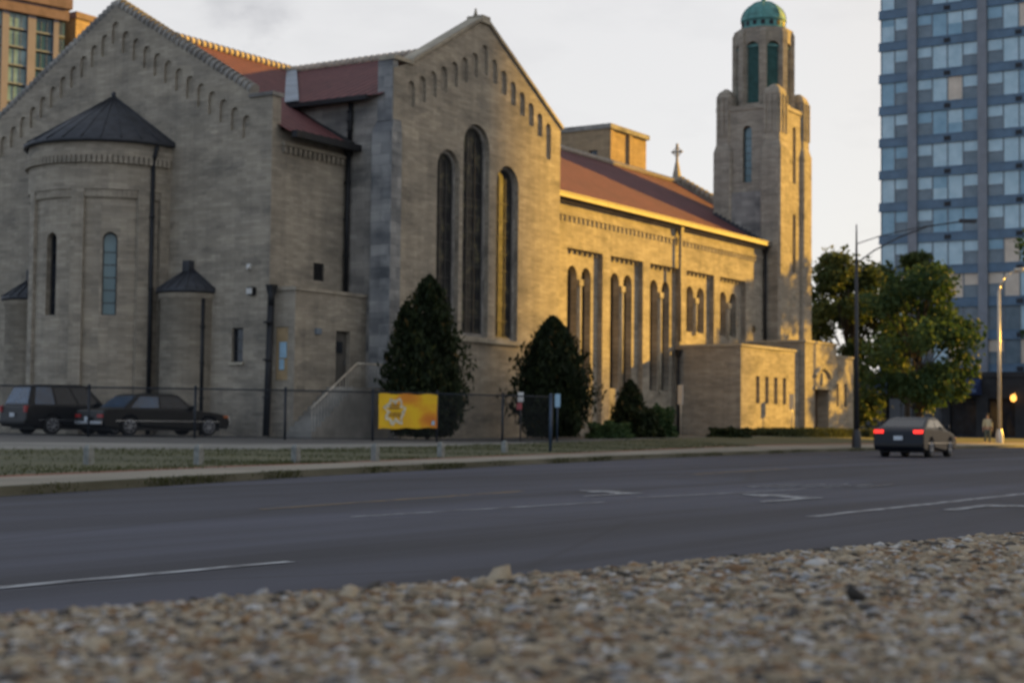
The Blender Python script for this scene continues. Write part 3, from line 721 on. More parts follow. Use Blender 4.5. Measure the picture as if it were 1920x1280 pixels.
# ------------------------------------------------------------------ ground, road, verge
KERB = [(-60, -8), (-20, 6), (0, 12.5), (14.65, 17.2), (22.3, 19.3), (27, 20.4), (34.8, 22.0), (45, 23.9), (63.9, 26.4), (80, 27), (101, 27.2), (150, 27.2), (400, 27)]
BACK = [(-60, 120), (-20, 95), (8, 66), (27, 51.5), (36, 44.8), (41.5, 38.6), (45.5, 34.8), (51.4, 30.9), (64, 33), (80, 34.6), (101, 34.6), (150, 34.6), (400, 34)]
ZB = [.5, .5, .5, .5, .48, .45, .42, .38, .5, .58, .5, .3, .3]
def loft_pt(i, f): a, b = KERB[i], BACK[i]; return (a[0] + (b[0] - a[0]) * f, a[1] + (b[1] - a[1]) * f, .13 + (ZB[i] - .13) * f)
def fr(i, k):   # band limits: kerbstone, pavement, edging, grass, path, lot
    d = math.dist(KERB[i], BACK[i]); left = i <= 6
    base = [0, .18, 2.1, 2.6]
    if k < 4: return base[k] / d
    if i <= 5: return (.47, .7, 1.0)[k - 4]
    if i == 6: return (.6, .8, 1.0)[k - 4]
    return (.995, .998, 1.0)[k - 4]
g = MB(); g.quad((-1500, -1500, -.03), (1500, -1500, -.03), (1500, 1500, -.03), (-1500, 1500, -.03)); struct(g.build('ground', M['ground']))
rd = MB()
for i in range(len(KERB) - 1):
    a, b = KERB[i], KERB[i + 1]; rd.quad((a[0], a[1] - 40 if i else a[1] - 40, 0), (b[0], b[1] - 40, 0), (b[0], b[1], 0), (a[0], a[1], 0))
struct(rd.build('road', M['asphalt']))
kb = MB()
for i in range(len(KERB) - 1):
    a, b = KERB[i], KERB[i + 1]; a2, b2 = loft_pt(i, fr(i, 1)), loft_pt(i + 1, fr(i + 1, 1))
    kb.quad((*a, -.02), (*b, -.02), (*b, .13), (*a, .13)); kb.quad((*a, .13), (*b, .13), b2, a2)
struct(kb.build('kerb', M['kerb']))
for nm, mt, k in (('pavement', 'walk', 1), ('path_edging', 'redbrick', 2), ('grass_verge', 'grass', 3), ('path', 'pathlight', 4), ('lot_edge', 'lot', 5)):
    m_ = MB()
    for i in range(len(KERB) - 1):
        m_.quad(loft_pt(i, fr(i, k)), loft_pt(i + 1, fr(i + 1, k)), loft_pt(i + 1, fr(i + 1, k + 1)), loft_pt(i, fr(i, k + 1)))
    struct(m_.build(nm, M[mt]))
m_ = MB()
for i in range(len(BACK) - 1):
    a = loft_pt(i, 1); b = loft_pt(i + 1, 1); m_.quad(a, b, (b[0] + (60 if i > 8 else 20), 160, .55), (a[0] + (60 if i > 7 else 20), 160, .55))
struct(m_.build('parking_ground', M['lot']))
def flat(name, mat, quads, z=.005):
    m = MB()
    for q in quads: m.face([(x, y, z) for x, y in q])
    return struct(m.build(name, M[mat]))
def line(x0, y0, x1, y1, w):
    d = Vector((x1 - x0, y1 - y0)).normalized(); n = Vector((-d.y, d.x)) * w / 2
    return [(x0 - n.x, y0 - n.y), (x1 - n.x, y1 - n.y), (x1 + n.x, y1 + n.y), (x0 + n.x, y0 + n.y)]
flat('lane_marking', 'white_paint', [line(-4, 8.35, 9.2, 7.72, .13), line(17.6, 7.12, 30, 7.1, .16), line(38, 7.1, 50, 7.2, .15)])
flat('lane_marking', 'white_paint', [line(14, 10.9, 19, 10.6, .09), line(20.5, 10.9, 25.5, 10.4, .1)])
flat('centre_marking', 'yellow_paint', [line(14.5, 12.6, 21.2, 13.25, .12), line(31.5, 15.4, 38, 16, .14)])
def arrow(x, y, s=1, flip=1):
    Q = [[(0, -.1), (2.0, -.1), (2.0, .1), (0, .1)], [(1.3, .1), (2.0, .1), (2.3, .75), (1.9, .75)], [(1.55, .75), (2.7, .75), (2.2, 1.45)]]
    if flip < 0: Q = [[(a, -b) for a, b in q][::-1] for q in Q]
    return [[(x + a * s, y + b * s) for a, b in q] for q in Q]
for ax, ay, s, fl_ in ((20.3, 11.6, .8, 1), (20.6, 9.0, .95, 1), (20.2, 6.35, .95, -1)):
    flat('arrow_marking', 'white_paint', arrow(ax, ay, s, fl_), .009)
flat('lettering_marking', 'white_paint', [line(25.6 + .25 * k, 11.5 - .35 * k, 27.8 + .25 * k, 11.45 - .35 * k, .09) for k in range(5)] + [line(25.6, 11.5, 25.9, 10.8, .12)], .009)

# ------------------------------------------------------------------ foreground ledge of exposed aggregate
EDG = [(-6, 2.45), (-2, 1.5), (0, 1.03), (.73, .855), (.92, .805), (1.15, .745), (1.55, .665), (2.05, .56), (3, .37), (6, -.25), (9, -.9)]
def edge_y(x):
    for (a, b), (c, d) in zip(EDG, EDG[1:]):
        if a <= x <= c: return b + (d - b) * (x - a) / (c - a)
    return EDG[-1][1]
ZL = .872
lg = MB()
for (a, b), (c, d) in zip(EDG, EDG[1:]):
    lg.quad((a, b - 2.2, ZL), (c, d - 2.2, ZL), (c, d - .02, ZL), (a, b - .02, ZL)); lg.quad((c, d - .02, ZL), (c, d - .02, 0), (a, b - .02, 0), (a, b - .02, ZL))
M['aggregate'] = plain('aggregate_binder', (.10, .09, .075), .95, var=.3, scale=40, bumpd=.002)
ledge = lg.build('ledge', M['aggregate']); tag(ledge, 'low wall top of exposed pebble aggregate in the foreground beside the road', 'wall')
def pebble_mesh(name, n):
    ico = bmesh.new(); bmesh.ops.create_icosphere(ico, subdivisions=1, radius=1)
    V = np.array([v.co[:] for v in ico.verts]); Fc = np.array([[v.index for v in f.verts] for f in ico.faces]); ico.free()
    # denser close to the lens: sample in the visible wedge
    P = []
    while len(P) < n:
        u = rng.random(); f = .66 + 1.9 * u ** 1.1; r = (rng.random() * 2 - 1) * .36 * f
        x = .844 * f + .536 * r; y = .536 * f - .844 * r; ey = edge_y(x)
        if y < ey + rng.normal() * .004: P.append((x, y, f))
    P = np.array(P); nv = len(V)
    s = rng.lognormal(0, .36, n) * .0023 * (1 + .3 * (P[:, 2] - .6)); big = rng.random(n) < .004; s[big] *= 1.25
    sc = np.stack([s * rng.uniform(.8, 1.7, n), s * rng.uniform(.7, 1.1, n), s * rng.uniform(.35, .6, n) * np.where(big, .45, 1)], 1)
    co = V[None] * (1 + rng.normal(0, .12, (n, nv, 1))) * sc[:, None]
    a = rng.uniform(0, 2 * PI, n); ca, sa = np.cos(a)[:, None], np.sin(a)[:, None]
    x = co[..., 0] * ca - co[..., 1] * sa; y = co[..., 0] * sa + co[..., 1] * ca
    b = rng.normal(0, .25, (n, 1)); z = co[..., 2] + x * b
    co = np.stack([x + P[:, :1], y + P[:, 1:2], z + ZL + (sc[:, 2:3] * rng.uniform(-.3, .6, (n, 1)))], -1).reshape(-1, 3)
    faces = (Fc[None] + (np.arange(n) * nv)[:, None, None]).reshape(-1, 3)
    me = bpy.data.meshes.new(name); me.vertices.add(len(co)); me.vertices.foreach_set('co', co.ravel())
    me.loops.add(faces.size); me.loops.foreach_set('vertex_index', faces.ravel().astype(np.int32))
    me.polygons.add(len(faces)); me.polygons.foreach_set('loop_start', np.arange(len(faces), dtype=np.int32) * 3)
    me.polygons.foreach_set('use_smooth', np.ones(len(faces), dtype=bool))
    me.update(calc_edges=True)
    at = me.attributes.new('tone', 'FLOAT', 'FACE'); at.data.foreach_set('value', np.repeat(rng.random(n), len(Fc)).astype(np.float32))
    m, nt, bs = new_mat('pebbles'); A = N(nt, 'ShaderNodeAttribute', attribute_name='tone')
    cols = [(0, (.24, .19, .125)), (.16, (.36, .295, .2)), (.3, (.17, .1, .05)), (.4, (.38, .32, .23)), (.5, (.07, .06, .05)), (.6, (.26, .21, .14)), (.7, (.25, .15, .07)), (.78, (.29, .29, .29)), (.86, (.045, .04, .035)), (.93, (.46, .45, .43))]
    c = ramp(nt, cols, A.outputs['Fac']); nt.nodes[-1].color_ramp.interpolation = 'CONSTANT'
    c = mixc(nt, .5, c, ramp(nt, [(.3, (.7, .7, .7)), (.7, (1.25, 1.25, 1.25))], noise(nt, N(nt, 'ShaderNodeTexCoord').outputs['Object'], 260, 3).outputs['Fac']), 'MULTIPLY')
    nt.links.new(c, bs.inputs['Base Color']); bs.inputs['Roughness'].default_value = .75
    me.materials.append(m)
    o = bpy.data.objects.new(name, me); COL.objects.link(o); return o
tag(pebble_mesh('gravel', 105000), 'loose looking tan, brown and grey pebbles set in the foreground ledge', 'gravel', kind='stuff')

# ------------------------------------------------------------------ foliage
def leaves(name, P, size, tones, mat, parent, up=0., elong=1.6):
    P = np.asarray(P); n = len(P)
    a = rng.normal(0, 1, (n, 3)); a[:, 2] += up * 2; a /= np.linalg.norm(a, axis=1)[:, None]
    b = rng.normal(0, 1, (n, 3)); b -= (b * a).sum(1)[:, None] * a; b /= np.linalg.norm(b, axis=1)[:, None]
    s = size * rng.uniform(.6, 1.35, n)[:, None]; off = Vector((0, 0, 0)); p = parent
    while p is not None: off += Vector(p.location); p = p.parent
    C = P - np.array(off)
    q = np.stack([C - a * s * elong * .5, C + b * s * .45, C + a * s * elong * .5, C - b * s * .45], 1).reshape(-1, 3)
    me = bpy.data.meshes.new(name); me.vertices.add(4 * n); me.vertices.foreach_set('co', q.ravel())
    me.loops.add(4 * n); me.loops.foreach_set('vertex_index', np.arange(4 * n, dtype=np.int32))
    me.polygons.add(n); me.polygons.foreach_set('loop_start', np.arange(n, dtype=np.int32) * 4); me.update(calc_edges=True)
    at = me.attributes.new('tone', 'FLOAT', 'FACE'); at.data.foreach_set('value', np.clip(tones, 0, 1).astype(np.float32))
    me.materials.append(mat); o = bpy.data.objects.new(name, me); COL.objects.link(o); o.parent = parent; return o
def tree(name, label, x, y, z0, h, rad, n, mat, lobes=26, bottom=.22, group=None, size=.26, seed=1, squash=1.0):
    r_ = random.Random(seed)
    t = thing(name, label, 'tree', (x, y, z0), group=group)
    L = []
    for i in range(lobes):
        f = bottom + (1 - bottom) * r_.random() ** .9; a = r_.uniform(0, 2 * PI)
        prof = math.sin(PI * min(.97, max(.12, (f - bottom * .6) / (1.06 - bottom * .6)))) ** .6
        rr = rad * prof * r_.uniform(.35, 1)
        L.append((x + rr * math.cos(a), y + rr * math.sin(a) * squash, z0 + h * f * .97, r_.uniform(.16, .3) * rad * 1.3))
    tk = MB(); tk.path([(x, y, z0 - .1), (x + .1, y, z0 + h * .25), (x, y + .1, z0 + h * .55), (x, y, z0 + h * .8)], .04 * rad + .14, 8, r2=.05)
    for lx, ly, lz, lr in L:
        zz = z0 + max(h * .15, (lz - z0) * .55); tk.path([(x, y, zz), ((x + lx) / 2, (y + ly) / 2, (zz + lz) / 2 + .2), (lx, ly, lz)], .07, 5, r2=.02)
    tk.build('trunk', M['bark'], t)
    P = []; T = []
    per = n // len(L)
    for lx, ly, lz, lr in L:
        tone0 = r_.uniform(.15, .75)
        d = rng.normal(0, 1, (per, 3)); d /= np.linalg.norm(d, axis=1)[:, None]
        rr = lr * rng.uniform(.25, 1.0, per) ** .6 * (1 + .35 * np.sin(d[:, 0] * 5 + lx) * np.cos(d[:, 2] * 6 + ly))
        p = d * rr[:, None] * np.array([1, 1, .8]) + np.array([lx, ly, lz]); P.append(p); T.append(tone0 + rng.normal(0, .18, per))
    leaves('crown', np.concatenate(P), size, np.concatenate(T), mat, t)
    return t
tree('broadleaf_tree', 'dark olive street tree standing between the bell tower and the slender dark mast', 117.5, 44.6, .4, 13.9, 4.3, 17000, M['leaf'], 44, .1, 'street trees by the tower block', .27, 3)
tree('broadleaf_tree', 'spreading green tree in front of the blue glass tower, right of the dark mast', 110.6, 36.9, .4, 11.4, 4.5, 11000, M['leaf2'], 42, .22, 'street trees by the tower block', .26, 11)
tree('broadleaf_tree', 'light green tree top rising behind the slender mast near the tower corner', 126, 43.0, .4, 15.0, 3.4, 7000, M['leaf'], 18, .45, 'street trees by the tower block', .34, 21)
tree('broadleaf_tree', 'sparse tree just beyond the right edge of the view', *TREE_OFF, .3, 16.3, 4.2, 7500, M['leaf2'], 30, .28, None, .3, 31)
def conifer(label, x, y, z0, h, rad, n, seed=1, tip=1.0, lumps=5, name='conifer', group=None):
    r_ = random.Random(seed); t = thing(name, label, 'conifer' if name == 'conifer' else 'shrub', (x, y, z0), group=group)
    tk = MB(); tk.tube((x, y, z0 - .1), (x, y, z0 + h * .8), .09, .03); tk.build('trunk', M['bark'], t)
    spires = [(0, 0, 1.0, 1.0)] + [(r_.uniform(.25, .62) * rad * math.cos(a), r_.uniform(.25, .62) * rad * math.sin(a), r_.uniform(.55, .9), r_.uniform(.42, .66)) for a in [2 * PI * k / lumps + r_.random() for k in range(lumps)]]
    P = []; T = []
    for sx, sy, sh, sr in spires:
        m = int(n * sh * sr / sum(a[2] * a[3] for a in spires)); f = rng.random(m) ** .9
        prof = np.where(f < .38, .5 + .5 * np.sin(f / .38 * PI / 2), np.maximum(0, (1 - (f - .38) / .62)) ** .62)
        a = rng.uniform(0, 2 * PI, m); bump_ = 1 + .2 * np.sin(a * 4 + f * 15 + seed) + .14 * np.sin(a * 9 - f * 37) + .08 * np.sin(f * 61 + a * 3)
        rr = rad * sr * prof * bump_ * rng.uniform(.55, 1.05, m)
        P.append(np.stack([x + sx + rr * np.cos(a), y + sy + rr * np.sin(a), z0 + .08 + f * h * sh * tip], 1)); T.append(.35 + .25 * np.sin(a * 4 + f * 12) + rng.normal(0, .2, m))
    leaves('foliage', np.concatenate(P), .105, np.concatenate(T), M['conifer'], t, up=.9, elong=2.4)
    return t
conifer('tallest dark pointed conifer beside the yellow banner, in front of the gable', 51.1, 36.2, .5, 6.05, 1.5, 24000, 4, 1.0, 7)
conifer('broad dark conifer right of the tall gable windows, with sunlit patches put in as golden brown leaf tones', 58.8, 35.3, .5, 4.95, 1.78, 24000, 8, 1.0, 7)
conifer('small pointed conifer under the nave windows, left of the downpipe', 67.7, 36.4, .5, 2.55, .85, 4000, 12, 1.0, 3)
def shrub(label, x, y, z0, rx, ry, h, n, seed, mat=None):
    t = thing('shrub', label, 'shrub', (x, y, z0), group='low shrubs in front of the nave')
    d = rng.normal(0, 1, (n, 3)); d[:, 2] = np.abs(d[:, 2]); d /= np.linalg.norm(d, axis=1)[:, None]
    k = 1 + .22 * np.sin(d[:, 0] * 7 + seed) * np.cos(d[:, 1] * 6) + .1 * np.sin(d[:, 2] * 11)
    p = d * (k * rng.uniform(.6, 1, n))[:, None] * np.array([rx, ry, h]) + np.array([x, y, z0])
    leaves('foliage', p, .14, .45 + rng.normal(0, .22, n), mat or M['leaf2'], t)
    s = MB()
    for i in range(5): s.tube((x, y, z0 - .05), (x + rx * .5 * math.cos(i * 1.3), y + ry * .5 * math.sin(i * 1.3), z0 + h * .6), .025, .01, 5)
    s.build('stem', M['bark'], t)
shrub('low wide shrub right of the broad conifer, its top lit green', 62.6, 34.6, .45, 1.5, .8, .75, 3000, 2)
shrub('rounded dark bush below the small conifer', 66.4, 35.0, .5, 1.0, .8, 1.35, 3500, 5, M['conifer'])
shrub('pale green bush between the small conifer and the downpipe', 68.6, 35.3, .5, .8, .8, 1.5, 2500, 9)
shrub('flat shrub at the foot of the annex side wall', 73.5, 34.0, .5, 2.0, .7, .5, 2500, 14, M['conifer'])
# grass and weeds
def grass(name, label, pts, size, mat):
    o = leaves(name, pts, size, rng.random(len(pts)), mat, None, up=1.4, elong=3); tag(o, label, 'grass', kind='stuff')
P = []
for k in range(30000):
    i = rng.integers(2, 9); f = rng.random(); a, b = KERB[i], KERB[i + 1]; x = a[0] + (b[0] - a[0]) * f; y = a[1] + (b[1] - a[1]) * f
    if math.sin(x * 1.7) + math.sin(x * .61 + 2) + rng.normal() * .5 > .5: P.append((x + rng.normal() * .05, y + abs(rng.normal()) * .12 - .05, rng.uniform(.0, .13)))
for k in range(34000):
    i = rng.integers(2, 8); f = rng.random(); v0, v1 = fr(i, 3), fr(i, 4); v = v0 + (v1 - v0) * rng.random() ** 1.5
    p = [a + (b - a) * f for a, b in zip(loft_pt(i, v), loft_pt(i + 1, v * (fr(i + 1, 4) / fr(i, 4))))]
    if math.sin(p[0] * .9 + p[1]) + math.sin(p[1] * .7) + rng.normal() * .8 > 0: P.append((p[0], p[1], p[2] + rng.uniform(.0, .045)))
grass('weeds', 'scruffy green weeds along the far kerb and over the verge', P, .021, M['weed'])
P = [(rng.uniform(80, 98.5), 34.2 + rng.random() ** 2 * 2.2, .58 + rng.uniform(0, .28)) for _ in range(9000)]
P = [p for p in P if not 90.6 < p[0] < 93.6]
grass('long_grass', 'sunlit long grass at the foot of the entrance annex', P, .14, M['weed'])

# ------------------------------------------------------------------ fence, banner, posts, signs
FP = [(33.4, 47.8), (36.3, 45.0), (39.57, 42.18), (41.6, 39.2), (43.25, 36.6), (45.57, 34.61), (47.58, 33.3), (49.69, 31.9), (51.47, 30.91)]
FPX = FP
fz = lambda i: .5 - .016 * i
fence = thing('chain_link_fence', 'dark chain link fence running along the car park in front of the church', 'fence', (*FP[0], .5))
for i, (x, y) in enumerate(FP):
    m_ = MB(); m_.tube((x, y, fz(i) - .3), (x, y, fz(i) + 1.72), .045, n=8); m_.ball((x, y, fz(i) + 1.74), .055, 8); m_.build('post', M['fence_blue'], fence)
for i in range(len(FP) - 1):
    (x0, y0), (x1, y1) = FP[i], FP[i + 1]; z0, z1 = fz(i), fz(i + 1)
    m_ = MB(); m_.tube((x0, y0, z0 + 1.68), (x1, y1, z1 + 1.68), .028, n=6); m_.tube((x0, y0, z0 + .06), (x1, y1, z1 + .06), .015, n=6)
    L = math.dist(FP[i], FP[i + 1]); d = Vector((x1 - x0, y1 - y0, z1 - z0)) / L; n = Vector((-d.y, d.x, 0)) * .003
    H = 1.6; w = .0045; pt = .085; B = Vector((x0, y0, z0 + .07)); k = -H
    while k < L:
        for s in (0, 1):
            a0, b0 = max(0, k), min(L, k + H)
            if b0 <= a0: continue
            za, zb_ = (a0 - k, b0 - k) if s else (H - (a0 - k), H - (b0 - k))
            pa = B + d * a0 + Vector((0, 0, za)); pb = B + d * b0 + Vector((0, 0, zb_)); e = Vector((0, 0, w))
            m_.quad(pa - e, pb - e, pb + e, pa + e); 
        k += pt
    m_.build('mesh_panel', M['fence_blue'], fence)
bp = thing('banner', 'orange and yellow banner with a white ring emblem tied to the chain link fence', 'banner', (45.6, 34.4, .8))
A = Vector((45.6, 34.42, 0)); Bv = Vector((47.42, 33.22, 0)); d = (Bv - A).normalized(); nrm = Vector((d.y, -d.x, 0)); Lb = (Bv - A).length
def BP(u, z, e=0): q = A + d * u + nrm * (.08 + e); return (q.x, q.y, z)
bn = MB(); NX, NZ = 14, 6
for i in range(NX):
    for j in range(NZ):
        pts = []; uv = []
        for a, b in ((i, j), (i + 1, j), (i + 1, j + 1), (i, j + 1)):
            u = Lb * a / NX; v = b / NZ; pts.append(BP(u, .83 + 1.22 * v + .02 * math.sin(a * 1.2) - .05 * (a / NX) * (1 - v) * -1, .015 * math.sin(a * 1.9 + b))); uv.append((a / NX * 1.6, v))
        bn.face(pts, uv=uv, smooth=True)
bo_ = bn.build('banner_cloth', M['banner'], bp)
em = MB(); c0, cz = Lb * .27, 1.42; pr_ = random.Random(5); K = 22
ro = [(.36 + .07 * math.sin(k * 2.1) + pr_.uniform(-.03, .05)) for k in range(K)]; ri = [r - pr_.uniform(.07, .15) for r in ro]
for k in range(K):
    t0, t1 = 2 * PI * k / K, 2 * PI * (k + 1) / K; j = (k + 1) % K
    em.face([BP(c0 + ri[k] * math.cos(t0), cz + ri[k] * 1.25 * math.sin(t0), .02), BP(c0 + ro[k] * math.cos(t0), cz + ro[k] * 1.25 * math.sin(t0), .02), BP(c0 + ro[j] * math.cos(t1), cz + ro[j] * 1.25 * math.sin(t1), .02), BP(c0 + ri[j] * math.cos(t1), cz + ri[j] * 1.25 * math.sin(t1), .02)])
for k in range(5): em.face([BP(c0 - .2 + .09 * k, cz - .17, .024), BP(c0 - .15 + .09 * k, cz - .17, .024), BP(c0 - .15 + .09 * k, cz + .0, .024), BP(c0 - .2 + .09 * k, cz + .0, .024)], mi=1)
for zz in (.1, .2): em.face([BP(c0 - .22, cz + zz, .024), BP(c0 + .2, cz + zz, .024), BP(c0 + .18, cz + zz + .06, .024), BP(c0 - .2, cz + zz + .06, .024)], mi=1)
em2 = MB(); em2.face([BP(Lb * .9, .98, .02), BP(Lb * .96, .98, .02), BP(Lb * .955, 1.13, .02), BP(Lb * .905, 1.13, .02)])
em.build('emblem', [M['banner_white'], M['banner_brown']], bp); em2.build('small_logo', M['notice'], bp)
names = ['leftmost short white post on the verge, near the weed clump', 'second short white post from the left, below the parked cars', 'third short white post from the left, below the black downpipe', 'short white post left of the banner, on the verge', 'short white post below the right end of the banner', 'rightmost short white post on the verge, below the broad conifer']
def zb_at(x, y): return .17
for (x, y), nm in zip([(21.6, 23.0), (23.9, 22.4), (26.6, 22.2), (29.6, 22.4), (34.2, 23.8), (40.0, 25.6)], names):
    m_ = MB(); m_.prism([(x - .07, y - .07), (x + .07, y - .07), (x + .07, y + .07), (x - .07, y + .07)], .1, .5); m_.prism([(x - .07, y - .07), (x + .07, y - .07), (x + .07, y + .07), (x - .07, y + .07)], .5, .56, top=[(x - .03, y - .03), (x + .03, y - .03), (x + .03, y + .03), (x - .03, y + .03)])
    tag(m_.build('marker_post', M['white_post']), nm, 'post', 'short white posts on the verge')
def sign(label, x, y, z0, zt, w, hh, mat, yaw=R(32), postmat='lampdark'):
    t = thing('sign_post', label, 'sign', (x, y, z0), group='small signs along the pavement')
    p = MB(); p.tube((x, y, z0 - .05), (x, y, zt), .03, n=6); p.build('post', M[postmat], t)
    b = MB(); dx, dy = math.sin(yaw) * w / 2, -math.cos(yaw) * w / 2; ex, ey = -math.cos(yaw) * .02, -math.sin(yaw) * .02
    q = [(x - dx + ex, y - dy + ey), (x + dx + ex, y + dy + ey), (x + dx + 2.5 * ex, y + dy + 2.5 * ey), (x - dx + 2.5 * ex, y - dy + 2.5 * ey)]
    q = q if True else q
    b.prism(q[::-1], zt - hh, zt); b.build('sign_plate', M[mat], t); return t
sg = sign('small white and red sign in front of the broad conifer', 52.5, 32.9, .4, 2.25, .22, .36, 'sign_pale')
sg2 = MB(); sg2.box(52.35, 52.4, 32.78, 32.98, 1.6, 1.85); sg2.build('lower_plate', M['sign_red'], sg)
sign('pale blue sign on a blue post in front of the broad conifer', 53.2, 31.7, .4, 2.2, .2, .5, 'notice', postmat='sign_blue')
bq = thing('blue_post', 'dark blue post at the right end of the fence, near the kerb', 'post', (42.9, 25.8, .2)); m_ = MB(); m_.tube((42.9, 25.8, .1), (42.9, 25.8, 1.93), .045, n=8); m_.ball((42.9, 25.8, 1.93), .055, 8); m_.build('shaft', M['sign_blue'], bq)
sign('narrow sign with a bright plate in place of sunlight, on a thin post left of the annex wall', 75.6, 37.7, .5, 3.15, .36, 1.0, 'sign_pale', R(-20), 'lampgrey')  # pale plate colour stands in for sunlight falling on this sign
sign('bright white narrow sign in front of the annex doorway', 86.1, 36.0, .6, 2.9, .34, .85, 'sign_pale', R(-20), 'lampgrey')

# ------------------------------------------------------------------ street lamps
t = thing('street_lamp', 'tall dark mast with a long double arm reaching right, in front of the trees', 'street lamp', (72, 26.95, .13), group='street lamps')
m_ = MB(); X, Y = 72, 26.95; m_.lathe(X, Y, [(.22, .1), (.22, .5), (.15, .9), (.11, 1.0)], 12); m_.tube((X, Y, .9), (X, Y, 8.8), .12, .07, 10); m_.tube((X, Y, 8.8), (X, Y, 10.4), .06, .03, 8)
m_.build('pole', M['lampdark'], t)
rv = Vector((.536, -.844, 0)); Z = Vector((0, 0, 1)); B0 = Vector((X, Y, 0))
pa = [B0 + rv * s + Z * z for s, z in ((0, 8.6), (.8, 9.2), (2, 9.85), (3.3, 10.35), (4.9, 10.6))]
pb = [B0 + rv * s + Z * z for s, z in ((0, 9.5), (1, 9.85), (2.2, 10.15), (3.3, 10.37))]
m_ = MB(); m_.path(pa, .032, 6); m_.path(pb, .022, 6); m_.build('arm', M['lampdark'], t)
m_ = MB(); e = pa[-1]; m_.prism([tuple((e + rv * a + Vector((.844, .536, 0)) * b)[:2]) for a, b in ((-.15, .1), (-.15, -.1), (.6, -.14), (.6, .14))], 10.53, 10.7); m_.build('lamp_head', M['lampdark'], t)
def lamp2(x, y, z0, label):
    t = thing('street_lamp', label, 'street lamp', (x, y, z0), group='street lamps')
    m_ = MB(); m_.lathe(x, y, [(.24, z0), (.24, z0 + .5), (.15, z0 + .9)], 12); m_.tube((x, y, z0 + .8), (x, y, z0 + 9.6), .13, .085, 10); m_.build('pole', M['lampgrey'], t)
    B = Vector((x, y, z0)); P_ = [B + rv * s + Z * z for s, z in ((0, 9.5), (.08, 9.9), (.35, 10.4), (.8, 10.75), (1.3, 10.9))]
    m_ = MB(); m_.path(P_, .07, 8, r2=.05); m_.build('arm', M['lampgrey'], t)
    e = P_[-1]; m_ = MB(); m_.tube(e - rv * .3 - Z * .03, e + rv * .35 + Z * .05, .14, .09, 8); m_.build('lamp_head', M['lampgrey'], t)
    m_ = MB(); e2 = e - Z * .13; m_.tube(e2 - rv * .15, e2 + rv * .2 + Z * .04, .07, .05, 8); m_.build('lens', M['lamp_lens'], t)
lamp2(103.3, 29.3, .2, 'pale metal street lamp with curved top at the right edge, catching the sun')

